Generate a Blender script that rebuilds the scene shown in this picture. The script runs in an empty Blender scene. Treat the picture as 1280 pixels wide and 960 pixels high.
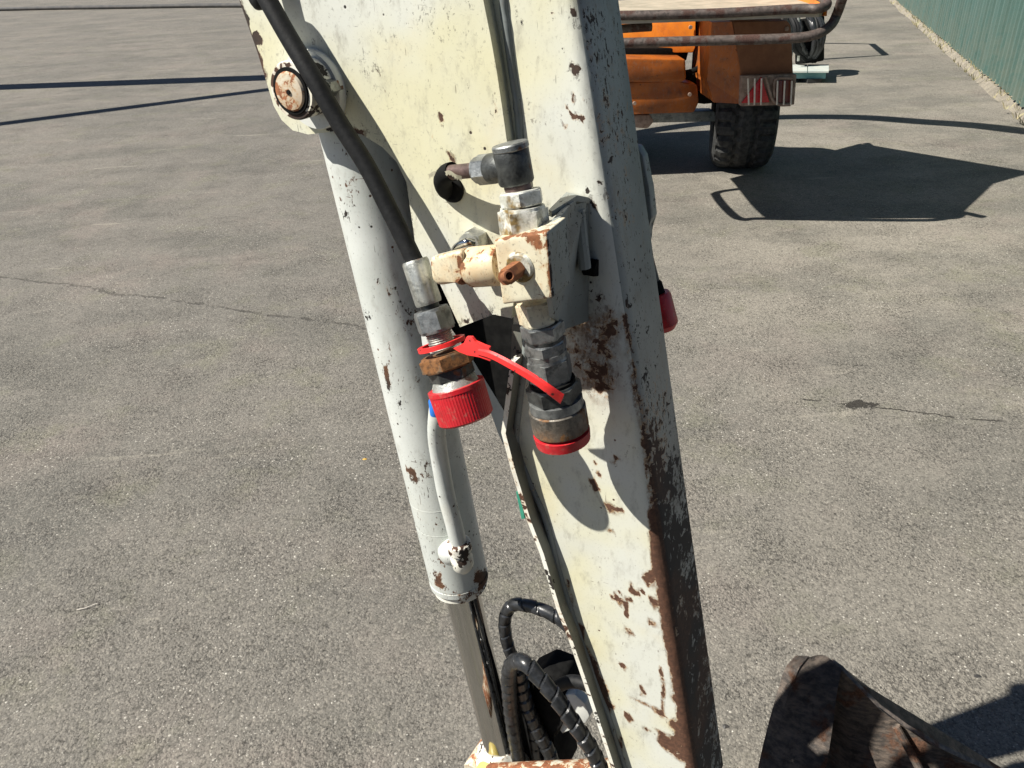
import bpy, bmesh, math, random
from mathutils import Vector, Matrix, noise as mnoise
from math import radians, sin, cos, pi, atan2, sqrt, exp
random.seed(7)
scn = bpy.context.scene
# ------------------------------------------------------------------ camera
CAM_H, FPX, PITCH, ROLL = 1.2, 970.0, radians(30), radians(3)
C0 = Vector((0, 0, CAM_H))
FW = Vector((0, cos(PITCH), -sin(PITCH)))
up0 = Vector((0, sin(PITCH), cos(PITCH))); rt0 = Vector((1, 0, 0))
RT = cos(ROLL) * rt0 - sin(ROLL) * up0
UP = sin(ROLL) * rt0 + cos(ROLL) * up0
cam = bpy.data.cameras.new('camera'); camo = bpy.data.objects.new('camera', cam)
scn.collection.objects.link(camo); scn.camera = camo
cam.sensor_width = 36.0; cam.lens = FPX / 1280 * 36.0
cam.clip_start = 0.02; cam.clip_end = 500
Rm = Matrix((RT, UP, -FW)).transposed().to_4x4()
camo.matrix_world = Matrix.Translation(C0) @ Rm
# ------------------------------------------------------------------ light
SUN = Vector((-.662, -.142, .735)).normalized()
w = bpy.data.worlds.new('World'); scn.world = w; w.use_nodes = True
wn = w.node_tree; bg = wn.nodes['Background']
sky = wn.nodes.new('ShaderNodeTexSky'); sky.sky_type = 'NISHITA'; sky.sun_disc = False
sky.sun_elevation = math.asin(SUN.z); sky.sun_rotation = atan2(SUN.x, SUN.y)
sky.altitude = 100; sky.air_density = 0.6; sky.dust_density = 0.3; sky.ozone_density = 1.5
wn.links.new(sky.outputs[0], bg.inputs[0]); bg.inputs[1].default_value = 0.05
ld = bpy.data.lights.new('sun', 'SUN'); lo = bpy.data.objects.new('sun', ld); scn.collection.objects.link(lo)
ld.energy = 5.0; ld.angle = radians(0.5); ld.color = (1.0, 0.955, 0.87)
lo.rotation_euler = SUN.to_track_quat('Z', 'Y').to_euler(); lo.location = (-3, -1, 5)
vs = scn.view_settings; vs.view_transform = 'Standard'; vs.look = 'None'; vs.exposure = 0.80; vs.gamma = 1
try: vs.use_curve_mapping = False
except Exception: pass
scn.cycles.max_bounces = 6

# ------------------------------------------------------------------ photo geometry helpers (real planes, real depths)
def ray(x, y): return FW + RT * ((x - 640) / FPX) - UP * ((y - 480) / FPX)
def G(x, y, h=0.0):
    d = ray(x, y); return C0 + d * ((h - CAM_H) / d.z)
def Y(x, y, yy):
    d = ray(x, y); return C0 + d * (yy / d.y)
BETA = radians(31)
NRM = Vector((-sin(BETA), -cos(BETA), 0)); EE = Vector((cos(BETA), -sin(BETA), 0))
P0 = C0 + ray(700, 480) * .6
def A(x, y, h=0.0):                       # point on the arm's vertical side plane, h metres proud of it
    d = ray(x, y); return C0 + d * (((P0 - C0).dot(NRM) + h) / d.dot(NRM))
def dep(P): return (P - C0).dot(FW)
def rad(px, P): return px * dep(P) / FPX  # radius in metres of something px wide at P

# ------------------------------------------------------------------ shader helper
class S:
    def __init__(s, name):
        s.m = bpy.data.materials.new(name); s.m.use_nodes = True
        s.t = s.m.node_tree; s.b = s.t.nodes['Principled BSDF']
        s.co = s.t.nodes.new('ShaderNodeTexCoord').outputs['Object']
    def put(s, sock, v):
        if isinstance(v, bpy.types.NodeSocket): s.t.links.new(v, sock)
        elif isinstance(v, (tuple, list)) and len(v) == 3 and sock.type == 'RGBA': sock.default_value = (*v, 1)
        else: sock.default_value = v
    def math(s, op, a, b=0.0, c=None, clamp=False):
        n = s.t.nodes.new('ShaderNodeMath'); n.operation = op; n.use_clamp = clamp
        s.put(n.inputs[0], a); s.put(n.inputs[1], b)
        if c is not None: s.put(n.inputs[2], c)
        return n.outputs[0]
    def add(s, a, b): return s.math('ADD', a, b)
    def sub(s, a, b): return s.math('SUBTRACT', a, b)
    def mul(s, a, b): return s.math('MULTIPLY', a, b)
    def mx(s, a, b): return s.math('MAXIMUM', a, b)
    def step(s, v, lo, hi, a=0.0, b=1.0):
        n = s.t.nodes.new('ShaderNodeMapRange'); n.interpolation_type = 'SMOOTHSTEP'
        s.put(n.inputs[0], v); s.put(n.inputs[1], lo); s.put(n.inputs[2], hi); s.put(n.inputs[3], a); s.put(n.inputs[4], b)
        return n.outputs[0]
    def map(s, scale=(1, 1, 1), loc=(0, 0, 0), rot=(0, 0, 0), v=None):
        n = s.t.nodes.new('ShaderNodeMapping'); s.put(n.inputs[0], v or s.co)
        n.inputs['Scale'].default_value = scale; n.inputs['Location'].default_value = loc; n.inputs['Rotation'].default_value = rot
        return n.outputs[0]
    def noise(s, scale, detail=3, rough=.55, v=None, dist=0.0):
        n = s.t.nodes.new('ShaderNodeTexNoise'); s.put(n.inputs['Vector'], v or s.co)
        n.inputs['Scale'].default_value = scale; n.inputs['Detail'].default_value = detail
        n.inputs['Roughness'].default_value = rough; n.inputs['Distortion'].default_value = dist
        return n.outputs[0]
    def voro(s, scale, v=None, feat='F1', out=0, rnd=1.0):
        n = s.t.nodes.new('ShaderNodeTexVoronoi'); n.feature = feat; s.put(n.inputs['Vector'], v or s.co)
        n.inputs['Scale'].default_value = scale; n.inputs['Randomness'].default_value = rnd
        return n.outputs[out]
    def mix(s, f, a, b):
        n = s.t.nodes.new('ShaderNodeMix'); n.data_type = 'RGBA'
        s.put(n.inputs[0], f); s.put(n.inputs[6], a); s.put(n.inputs[7], b); return n.outputs[2]
    def attr(s, name):
        n = s.t.nodes.new('ShaderNodeAttribute'); n.attribute_name = name; return n.outputs['Fac']
    def sep(s, v=None):
        n = s.t.nodes.new('ShaderNodeSeparateXYZ'); s.put(n.inputs[0], v or s.co); return n.outputs
    def bump(s, h, strength=.5, dist=.001, prev=None):
        n = s.t.nodes.new('ShaderNodeBump'); s.put(n.inputs['Height'], h)
        n.inputs['Strength'].default_value = strength; n.inputs['Distance'].default_value = dist
        if prev: s.put(n.inputs['Normal'], prev)
        return n.outputs[0]
    def done(s, col, rough=.5, metal=0.0, normal=None, spec=None):
        s.put(s.b.inputs['Base Color'], col); s.put(s.b.inputs['Roughness'], rough); s.put(s.b.inputs['Metallic'], metal)
        if normal: s.put(s.b.inputs['Normal'], normal)
        if spec is not None: s.b.inputs['Specular IOR Level'].default_value = spec
        return s.m

def paint(name, c1, c2, rust=(.10, .042, .018), dark=(.018, .014, .011), chips=.0, speck=.5, tint=(.55, .42, .16), tint_amt=.25, grime=.3, rough=.42, rusty=0.0):
    """worn machine paint: tone drift, dirt, chips down to dark or rusty steel; mesh attribute 'wear' adds chips"""
    s = S(name)
    big = s.noise(7, 3, .6); mid = s.noise(38, 5, .62); fine = s.noise(420, 4, .65)
    col = s.mix(s.step(big, .38, .64), c1, c2)
    col = s.mix(s.mul(s.step(s.noise(11, 5, .65, s.map(loc=(3, 1, 7))), .5, .72), tint_amt), col, tint)
    dirt = s.step(s.noise(90, 6, .7, s.map(scale=(1, 1, .45), loc=(5, 5, 5))), .5, .72)
    col = s.mix(s.mul(dirt, grime), col, (.20, .18, .14))
    col = s.mix(s.mul(s.step(fine, .56, .74), grime * .8), col, (.12, .11, .09))
    wear = s.attr('wear')
    n1 = s.noise(130, 6, .62, s.map(loc=(1, 9, 2)), .6)
    n2 = s.noise(40, 6, .66, s.map(loc=(8, 2, 3)), .3)
    nn = s.add(s.mul(n1, .55), s.mul(n2, .45))
    v = s.add(nn, s.mul(wear, .5))
    th = .70 - chips
    chip = s.step(v, th, th + .010)
    v2 = s.voro(95, s.map(loc=(.3, .2, .1)))
    pick = s.voro(95, s.map(loc=(.3, .2, .1)), out=1)
    sp = s.sep(pick)
    dot = s.mul(s.step(v2, .13, .08), s.step(sp[0], 1 - .22 * speck, 1 - .22 * speck + .01))
    scr = s.noise(60, 2, .5, s.map(scale=(9, 9, .55), rot=(0, .25, 0), loc=(2, 2, 2)))
    scm = s.mul(s.step(scr, .70, .715), s.step(mid, .50, .56))
    sm = s.noise(330, 5, .75, s.map(scale=(1, 1, .55), loc=(6, 1, 4)))
    clus = s.step(s.noise(22, 4, .7, s.map(loc=(7, 7, 1))), .48, .66)
    tiny = s.mul(s.step(s.add(s.add(sm, s.mul(clus, .07)), s.mul(s.math('MINIMUM', wear, .5), .30)), .655, .675), min(1, speck * .85))
    scr2 = s.noise(75, 2, .5, s.map(scale=(.8, .8, 10), rot=(0, .5, 0), loc=(3, 2, 8)))
    scm = s.mx(scm, s.mul(s.step(scr2, .715, .73), s.step(clus, .3, .6)))
    chip_all = s.mx(s.mx(s.mx(chip, dot), tiny), s.mul(scm, speck))
    halo = s.step(v, th - .06, th)
    rustpick = s.step(s.noise(16, 3, .5, s.map(loc=(4, 4, 9))), .44, .6)
    ra = s.mx(s.attr('rusty'), rusty)
    rustpick = s.mx(s.mul(rustpick, .75), ra)
    stain = s.mul(s.mul(s.step(wear, .08, .40), ra), s.step(s.noise(120, 5, .75, s.map(loc=(2, 7, 7))), .36, .60))
    col = s.mix(s.mul(stain, .75), col, (.17, .085, .035))
    col = s.mix(s.mul(s.mul(halo, rustpick), .55), col, (.42, .22, .07))
    rc = s.mix(s.step(s.noise(240, 5, .7), .38, .66), rust, tuple(min(1, k * 1.8) for k in rust))
    cc = s.mix(rustpick, dark, rc)
    col = s.mix(chip_all, col, cc)
    rg = s.mix(chip_all, (rough,) * 3, (.8,) * 3)
    hgt = s.add(s.mul(chip_all, -.6), s.add(s.mul(s.noise(260, 3, .5), .12), s.mul(mid, .35)))
    nb = s.bump(s.noise(9, 2, .5), .25, .01)
    return s.done(col, s.sep(rg)[0], 0, s.bump(hgt, .55, .0007, nb))

def metal(name, c1, c2, rough=.35, metalness=1.0, rust=0.0, rustc=(.20, .075, .02), sc=120, streak=(1, 1, 1), bumpd=.0004):
    s = S(name)
    a = s.noise(sc, 5, .65, s.map(scale=streak)); b = s.noise(sc * .3, 4, .6, s.map(loc=(3, 3, 3)))
    col = s.mix(s.step(a, .35, .68), c1, c2)
    gr = s.noise(sc * .9, 6, .72, s.map(loc=(6, 6, 1)))
    col = s.mix(s.mul(s.step(gr, .50, .64), .65), col, tuple(k * .35 for k in c1))
    rm = s.step(b, .62 - rust * .5, .70 - rust * .42)
    rm = s.mx(rm, s.attr('wear'))
    rc = s.mix(s.step(s.noise(300, 4, .7), .4, .65), rustc, tuple(k * .4 for k in rustc))
    if rust > 0: col = s.mix(rm, col, rc)
    ro = s.add(rough - .1, s.mul(b, .25))
    mt = s.mul(s.sub(1.0, s.mul(rm, .9 if rust > 0 else 0)), metalness)
    if rust > 0: ro = s.add(ro, s.mul(rm, .35))
    return s.done(col, ro, mt, s.bump(s.add(a, s.noise(700, 2, .6)), .5, bumpd))

def plain(name, c1, c2, rough=.6, sc=60, metalness=0.0, bumpd=.0005, detail=5):
    s = S(name); a = s.noise(sc, detail, .65)
    return s.done(s.mix(s.step(a, .35, .68), c1, c2), s.add(rough - .08, s.mul(s.noise(sc * .4, 3), .2)), metalness, s.bump(a, .5, bumpd))

M = {}
M['cream'] = paint('cream_paint', (.60, .61, .55), (.62, .595, .41), rust=(.070, .032, .018), tint=(.62, .50, .24), tint_amt=.28, chips=-.015, speck=.62, grime=.42)
M['white'] = paint('white_paint', (.62, .635, .60), (.58, .59, .55), tint=(.6, .52, .3), tint_amt=.12, chips=0.0, speck=.6, grime=.14)
M['side'] = paint('shaded_side_paint', (.27, .295, .28), (.15, .17, .165), rust=(.05, .025, .015), dark=(.026, .022, .02), chips=.045, speck=1.2, tint=(.12, .13, .12), tint_amt=.5, grime=.6)  # worn paint, base darkened to stand in for shade on right-facing walls
M['groove'] = paint('shaded_groove_paint', (.16, .17, .15), (.10, .10, .085), rust=(.05, .022, .012), chips=.05, speck=.6, tint=(.10, .06, .03), tint_amt=.6, grime=.7)  # rust-chipped paint, base darkened in place of the groove's shade
M['block'] = paint('cream_block_paint', (.66, .63, .49), (.60, .52, .34), rust=(.16, .06, .022), tint=(.46, .27, .11), tint_amt=.6, chips=.075, speck=1.0, grime=.8, rusty=.9)
M['barrel'] = paint('barrel_paint', (.58, .60, .57), (.50, .525, .49), tint=(.5, .42, .25), tint_amt=.14, chips=-.03, speck=1.2, grime=.28, rough=.36)
M['chipped'] = paint('chipped_paint', (.80, .80, .74), (.7, .68, .58), rust=(.07, .028, .014), chips=.16, speck=.2)
M['yellow'] = paint('yellow_primer', (.66, .52, .16), (.58, .46, .14), chips=.03)
M['brown_steel'] = metal('brown_oily_steel', (.07, .045, .04), (.13, .085, .075), .5, .4, .1, rustc=(.16, .07, .04))
M['sleeve'] = metal('sleeve_steel', (.12, .11, .095), (.20, .18, .15), .48, .6, .22, rustc=(.22, .10, .03), sc=200)
M['zinc'] = metal('zinc_plated_steel', (.42, .43, .40), (.62, .62, .56), .42, .75, .10)
M['zincw'] = metal('flaky_zinc', (.55, .55, .47), (.82, .82, .76), .5, .35, .16, rustc=(.25, .17, .06))
M['steel'] = metal('dull_steel', (.20, .21, .21), (.33, .34, .33), .42, .75, .06)
M['dark_steel'] = metal('dark_phosphated_steel', (.05, .053, .052), (.10, .105, .10), .45, .6, .05)
M['rusty_steel'] = metal('rusty_steel', (.10, .085, .06), (.20, .17, .12), .5, .5, .42, rustc=(.22, .095, .03))
M['pinrust'] = paint('flaking_rust_pin', (.62, .60, .50), (.5, .46, .36), rust=(.17, .062, .026), dark=(.09, .035, .018), chips=.21, tint=(.4, .2, .08), tint_amt=.6, rusty=1.0)
M['rust'] = plain('rust', (.14, .045, .018), (.30, .115, .04), .8, 130)
M['rustpin'] = paint('rusty_pin_paint', (.62, .58, .46), (.5, .44, .34), rust=(.20, .075, .03), chips=.17, tint=(.4, .2, .08), tint_amt=.6, rusty=1.0)
s_ = S('chrome'); M['chrome'] = s_.done((.50, .50, .485), s_.add(.05, s_.mul(s_.noise(40, 3), .06)), 1.0)
M['rubber'] = plain('hose_rubber', (.004, .0044, .005), (.010, .0105, .011), .6, 220)
M['rubber'].node_tree.nodes['Principled BSDF'].inputs['Specular IOR Level'].default_value = .28
M['wrap'] = plain('black_spiral_wrap', (.012, .013, .014), (.030, .032, .036), .30, 120)
M['black'] = plain('black_grime_and_shade', (.003, .003, .003), (.009, .009, .0085), .85, 90)  # black parts, also stands in for deep shade in gaps
M['black'].node_tree.nodes['Principled BSDF'].inputs['Specular IOR Level'].default_value = .15
M['tape'] = plain('pale_tape', (.42, .40, .30), (.55, .52, .40), .6, 90)
M['blue'] = plain('blue_plastic', (.02, .16, .62), (.03, .22, .7), .4, 60)
M['seal'] = plain('green_tape', (.03, .22, .15), (.05, .30, .20), .5, 60)
def redmat():
    s = S('red_plastic'); a = s.noise(70, 5, .6)
    col = s.mix(s.step(a, .4, .7), (.50, .014, .022), (.42, .016, .022))
    col = s.mix(s.mul(s.step(s.noise(160, 5, .75, s.map(loc=(2, 2, 2))), .52, .68), .6), col, (.36, .13, .10))
    col = s.mix(s.mul(s.step(s.noise(60, 5, .7, s.map(loc=(5, 2, 8))), .52, .66), .5), col, (.20, .02, .02))
    return s.done(col, .38, 0, s.bump(s.noise(500, 3), .3, .0003))
M['red'] = redmat()
def redstrap():
    s = S('red_strap_plastic')
    col = s.mix(s.step(s.noise(150, 4, .6), .45, .7), (.80, .030, .028), (.70, .030, .030))
    d = s.voro(230); p = s.sep(s.voro(230, out=1))
    col = s.mix(s.mul(s.step(d, .34, .22), s.step(p[0], .80, .82)), col, (.10, .012, .012))
    return s.done(col, .45, 0, s.bump(s.noise(400, 3), .4, .0003))
M['strap'] = redstrap()
M['orange'] = paint('orange_paint', (.70, .20, .010), (.60, .16, .010), rust=(.04, .015, .01), chips=.0, tint=(.3, .06, .01), tint_amt=.4, grime=.2)
M['orange_w'] = paint('worn_orange_paint', (.40, .105, .010), (.27, .070, .010), rust=(.02, .010, .008), chips=.085, tint=(.08, .032, .018), tint_amt=.8, grime=.4)
M['brown'] = plain('faded_brown_panel', (.15, .060, .028), (.22, .095, .045), .8, 9)
M['railp'] = metal('worn_rail_steel', (.070, .055, .048), (.125, .098, .085), .6, .2, .25, rustc=(.085, .045, .035), sc=60)
M['deck'] = plain('dusty_deck', (.30, .27, .20), (.42, .37, .28), .85, 14)
M['deckrust'] = plain('rusty_deck_edge', (.30, .14, .09), (.42, .26, .18), .8, 14)
M['tyre'] = plain('tyre_rubber', (.013, .0135, .014), (.050, .050, .048), .8, 40, bumpd=.002)
M['greymetal'] = metal('grey_machine_metal', (.22, .25, .25), (.36, .39, .38), .5, .3, .0, sc=30)
M['lens_red'] = plain('red_reflector', (.55, .01, .02), (.45, .01, .02), .25, 60)
M['lens_dark'] = plain('dark_amber_lens', (.16, .035, .02), (.10, .02, .03), .25, 14)
M['bar'] = plain('pale_bar', (.72, .66, .58), (.6, .55, .48), .6, 60)
M['worn'] = plain('worn_bracket', (.34, .25, .20), (.18, .12, .09), .7, 40)
M['teal'] = plain('turquoise_board_side', (.18, .42, .44), (.24, .50, .52), .6, 14)
M['board'] = plain('pale_board_top', (.36, .40, .38), (.46, .47, .42), .8, 12)
M['steelpipe'] = plain('dark_pipe', (.03, .03, .03), (.06, .055, .05), .6, 8)
M['bucket'] = metal('worn_bucket_steel', (.075, .066, .060), (.23, .185, .15), .6, .2, .16, rustc=(.17, .085, .05), sc=55, streak=(1, 1, 3), bumpd=.001)
M['stone'] = plain('grit_stone', (.40, .38, .33), (.66, .63, .56), .8, 90)
M['leaf'] = plain('dry_leaf', (.62, .38, .06), (.5, .3, .06), .7, 90)

def concrete():
    s = S('concrete'); a = s.noise(9, 7, .75); b = s.noise(45, 6, .75)
    col = s.mix(s.step(a, .35, .65), (.34, .30, .235), (.22, .195, .155))
    col = s.mix(s.mul(s.step(b, .5, .7), .5), col, (.36, .33, .27))
    return s.done(col, .9, 0, s.bump(s.add(a, s.mul(b, .5)), .9, .04))
M['concrete'] = concrete()

def asphalt():
    s = S('asphalt'); P = s.sep()
    # old yard asphalt: warm grey to the left, dustier and paler to the right
    side = s.step(s.add(P[0], s.mul(s.noise(.9, 4, .6), 1.6)), .3, 2.2)
    col = s.mix(side, (.166, .154, .134), (.248, .226, .188))
    far = s.step(s.add(P[1], s.mul(s.noise(.5, 3, .5), 3)), 4.5, 9.5)
    col = s.mix(s.mul(far, .5), col, (.215, .193, .163))
    pa = s.noise(1.3, 7, .62, s.map(scale=(.7, 1.2, 1)))
    col = s.mix(s.mul(s.step(pa, .45, .60), .60), col, (.098, .096, .083))
    pb = s.noise(2.0, 7, .66, s.map(loc=(5, 3, 0)))
    col = s.mix(s.mul(s.step(pb, .50, .68), .38), col, (.265, .215, .185))
    pc = s.noise(3.4, 7, .7, s.map(loc=(2, 8, 0)))
    col = s.mix(s.mul(s.step(pc, .52, .66), .50), col, (.180, .176, .118))
    pd = s.noise(.55, 6, .62, s.map(loc=(12, 3, 0)))
    col = s.mix(s.mul(s.step(pd, .44, .60), .40), col, (.112, .108, .096))
    oil = s.step(s.noise(1.9, 5, .6, s.map(loc=(21, 4, 0))), .68, .74)
    col = s.mix(s.mul(oil, .45), col, (.070, .066, .058))
    # separate stones of the aggregate, each its own tone
    c1 = s.map(loc=(.4, .1, 0)); wv = s.noise(60, 2, .5)
    e1 = s.voro(185); k1 = s.sep(s.voro(185, out=1))
    e2 = s.voro(370, c1); k2 = s.sep(s.voro(370, c1, out=1))
    col = s.mix(s.mul(s.step(k1[0], .38, .0), .50), col, (.080, .075, .066))
    col = s.mix(s.mul(s.step(k2[0], .30, .0), .60), col, (.070, .066, .058))
    col = s.mix(s.mul(s.step(k1[1], .62, 1.0), .34), col, (.31, .285, .24))
    col = s.mix(s.mul(s.step(k2[1], .66, 1.0), .34), col, (.33, .30, .255))
    gap = s.mul(s.step(e1, .52, .80), s.step(s.noise(30, 4, .7, s.map(loc=(2, 4, 0))), .42, .60))
    col = s.mix(s.mul(gap, .55), col, (.060, .056, .048))
    wmod = s.step(s.noise(2.6, 4, .7, s.map(loc=(8, 8, 0))), .42, .62, .2, 1.0)
    white = s.mul(s.step(k1[2], .986, .989), s.step(e1, .50, .30))
    white2 = s.mul(s.step(k2[2], .974, .978), s.step(e2, .50, .30))
    col = s.mix(s.mul(s.mul(s.mx(white, white2), wmod), .75), col, (.60, .57, .50))
    pit = s.noise(115, 5, .74, s.map(loc=(1, 1, 0), scale=(1, .8, 1)))
    wide = s.noise(5, 5, .65, s.map(loc=(9, 1, 0)))
    pitm = s.step(s.add(pit, s.mul(s.sub(wide, .5), .30)), .590, .640)
    col = s.mix(s.mul(pitm, .62), col, (.055, .050, .043))
    # the crack that crosses the yard
    def crack(x0, y0, x1, y1, wd, amp, t0, t1, strength):
        dx, dy = x1 - x0, y1 - y0; L = sqrt(dx * dx + dy * dy); dx /= L; dy /= L
        wob = s.mul(s.sub(s.noise(3.2, 6, .7, s.map(loc=(x0, y0, 0))), .5), amp)
        wob2 = s.mul(s.sub(s.noise(45, 3, .7), .5), .018)
        d = s.add(s.add(s.mul(s.sub(P[0], x0), -dy), s.mul(s.sub(P[1], y0), dx)), s.add(wob, wob2))
        t = s.add(s.mul(s.sub(P[0], x0), dx), s.mul(s.sub(P[1], y0), dy))
        m = s.step(s.math('ABSOLUTE', d), wd, wd * .35)
        m = s.mul(m, s.mul(s.step(t, t0 - .05, t0 + .05), s.step(t, t1 + .05, t1 - .05)))
        m = s.mul(m, s.step(s.noise(14, 4, .7, s.map(loc=(y0, x0, 0))), .36, .52))
        return s.mul(m, strength)
    a, b = G(0, 345), G(460, 410); c, d_ = G(1000, 497), G(1280, 532)
    ck = s.mx(crack(a.x, a.y, b.x, b.y, .012, .14, -1.5, 1.95, .55), crack(c.x, c.y, d_.x, d_.y, .005, .10, -.02, 2.0, .95))
    q0, q1 = G(985, 70), G(1280, 110)
    h0 = G(1075, 506)
    dd = s.math('SQRT', s.add(s.math('POWER', s.mul(s.sub(P[0], h0.x), .55), 2.0), s.math('POWER', s.sub(P[1], h0.y), 2.0)))
    hole = s.step(s.add(dd, s.mul(s.sub(s.noise(30, 7, .85), .5), .14)), .022, .018)
    ck = s.mx(ck, hole)
    col = s.mix(ck, col, (.040, .036, .030))
    # pale scuffs further out
    sc = s.noise(4, 5, .7, s.map(scale=(.35, 1.6, 1), loc=(7, 0, 0)))
    col = s.mix(s.mul(s.step(sc, .62, .70), .35), col, (.36, .33, .27))
    rg_ = s.step(wide, .36, .66, .35, 1.0)
    h = s.add(s.mul(e1, -.9), s.mul(e2, -.5))
    h = s.mul(s.add(h, s.add(s.mul(pit, 1.2), s.mul(wv, .5))), rg_)
    h = s.sub(s.sub(h, s.mul(pitm, 1.0)), s.mul(ck, 2.0))
    return s.done(col, .88, 0, s.bump(h, .8, .0031), .3)
M['asphalt'] = asphalt()

# ------------------------------------------------------------------ mesh helpers
def link(o): scn.collection.objects.link(o); return o
def tag(o, label=None, cat=None, group=None, kind=None):
    if label: o['label'] = label
    if cat: o['category'] = cat
    if group: o['group'] = group
    if kind: o['kind'] = kind
    return o
def thing(name, loc, label, cat, group=None, rz=0.0):
    o = bpy.data.objects.new(name, None); link(o); o.location = loc; o.rotation_euler = (0, 0, rz); o.empty_display_size = .05
    o['_m'] = 1
    MW[o.name] = Matrix.Translation(loc) @ Matrix.Rotation(rz, 4, 'Z')
    del o['_m']
    return tag(o, label, cat, group)
MW = {}
def obj(name, bm, mat, parent=None, angle=35, smooth=True):
    """bm is in world coordinates; stored in the thing's own frame"""
    me = bpy.data.meshes.new(name)
    bmesh.ops.recalc_face_normals(bm, faces=bm.faces)
    bm.to_mesh(me); bm.free()
    for m in (mat if isinstance(mat, (list, tuple)) else [mat]): me.materials.append(M[m])
    o = bpy.data.objects.new(name, me); link(o)
    if parent is not None:
        r = parent
        while r.parent: r = r.parent
        me.transform(MW[r.name].inverted()); o.parent = parent
    if smooth:
        me.shade_smooth(); me.set_sharp_from_angle(angle=radians(angle))
    return o
def B(): return bmesh.new()
def frame(d):
    d = d.normalized(); a = Vector((0, 0, 1)) if abs(d.z) < .9 else Vector((1, 0, 0))
    u = d.cross(a).normalized(); return u, d.cross(u).normalized()
def lathe(bm, p0, p1, prof, seg=28, ph=0.0, mod=None, matidx=0):
    """profile: list of (t along p0-p1, radius, sides or None)"""
    ax = p1 - p0; u, v = frame(ax); rings = []
    for t, r in prof:
        c = p0 + ax * t; ring = []
        for i in range(seg):
            a = ph + 2 * pi * i / seg; rr = r * (mod(a, t) if mod else 1)
            ring.append(bm.verts.new(c + u * (rr * cos(a)) + v * (rr * sin(a))))
        rings.append(ring)
    for k in range(len(rings) - 1):
        for i in range(seg):
            j = (i + 1) % seg
            f = bm.faces.new((rings[k][i], rings[k][j], rings[k + 1][j], rings[k + 1][i])); f.material_index = matidx
    for ring in (rings[0], rings[-1]):
        f = bm.faces.new(ring); f.material_index = matidx
    return rings
def cyl(bm, p0, p1, r, seg=28, bev=.06):
    L = (p1 - p0).length; b = min(bev * r / L * 2, .2)
    lathe(bm, p0, p1, [(0, r * (1 - bev)), (b, r), (1 - b, r), (1, r * (1 - bev))], seg)
def hexnut(bm, p0, p1, r, ph=0.3, cham=.10):
    """hexagonal prism with the chamfered, rounded corners of a real nut; r is across corners / 2"""
    def mod(a, t):
        q = ((a - ph) % (pi / 3)) - pi / 6
        flat = cos(pi / 6) / cos(q)
        lim = 1.0 if cham < t < 1 - cham else .90
        return min(flat, lim)
    n = 48
    lathe(bm, p0, p1, [(0, r * .97), (cham * .99, r), (cham * 1.01, r), (1 - cham * 1.01, r), (1 - cham * .99, r), (1, r * .97)], n, ph, mod)
def crom(pts, n=10):
    out = []; P = [pts[0] * 2 - pts[1]] + list(pts) + [pts[-1] * 2 - pts[-2]]
    for i in range(1, len(P) - 2):
        a, b, c, d = P[i - 1:i + 3]
        for k in range(n):
            t = k / n
            out.append(.5 * ((2 * b) + (c - a) * t + (2 * a - 5 * b + 4 * c - d) * t * t + (3 * b - a - 3 * c + d) * t ** 3))
    out.append(pts[-1]); return out
def tube(bm, pts, r, seg=16, n=10, smooth=True, rf=None, closed=False):
    P = crom([Vector(p) for p in pts], n) if smooth else [Vector(p) for p in pts]
    T = [(P[min(i + 1, len(P) - 1)] - P[max(i - 1, 0)]).normalized() for i in range(len(P))]
    u, v = frame(T[0]); rings = []; L = 0
    for i, p in enumerate(P):
        if i:
            L += (p - P[i - 1]).length
            u = (u - T[i] * u.dot(T[i])).normalized()
        v = T[i].cross(u)
        rings.append([bm.verts.new(p + (u * cos(a) + v * sin(a)) * (r * (rf(L, a) if rf else 1))) for a in [2 * pi * k / seg for k in range(seg)]])
    for k in range(len(rings) - 1):
        for i in range(seg):
            j = (i + 1) % seg
            bm.faces.new((rings[k][i], rings[k][j], rings[k + 1][j], rings[k + 1][i]))
    bm.faces.new(rings[0]); bm.faces.new(rings[-1])
def hull2(bm, front, back):
    """solid between two polygons with the same number of corners"""
    f = [bm.verts.new(p) for p in front]; b = [bm.verts.new(p) for p in back]; n = len(f)
    bm.faces.new(f); bm.faces.new(list(reversed(b)))
    for i in range(n):
        j = (i + 1) % n; bm.faces.new((f[i], b[i], b[j], f[j]))
def bevel(bm, off, seg=2, edges=None):
    bmesh.ops.bevel(bm, geom=list(edges or bm.edges), offset=off, segments=seg, affect='EDGES', profile=.5, clamp_overlap=True)
def box(bm, c, sx, sy, sz, rz=0.0):
    m = Matrix.Translation(c) @ Matrix.Rotation(rz, 4, 'Z') @ Matrix.Diagonal((sx, sy, sz, 1))
    bmesh.ops.create_cube(bm, size=1, matrix=m)
def plate(px, h0, h1, bm=None):
    """polygon given in photo pixels on the arm's side plane, solid from h0 to h1 (same real outline at both)"""
    bm = bm or B()
    pts = [A(x, y, h1) for x, y in px]
    hull2(bm, pts, [p - NRM * (h1 - h0) for p in pts]); return bm
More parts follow.
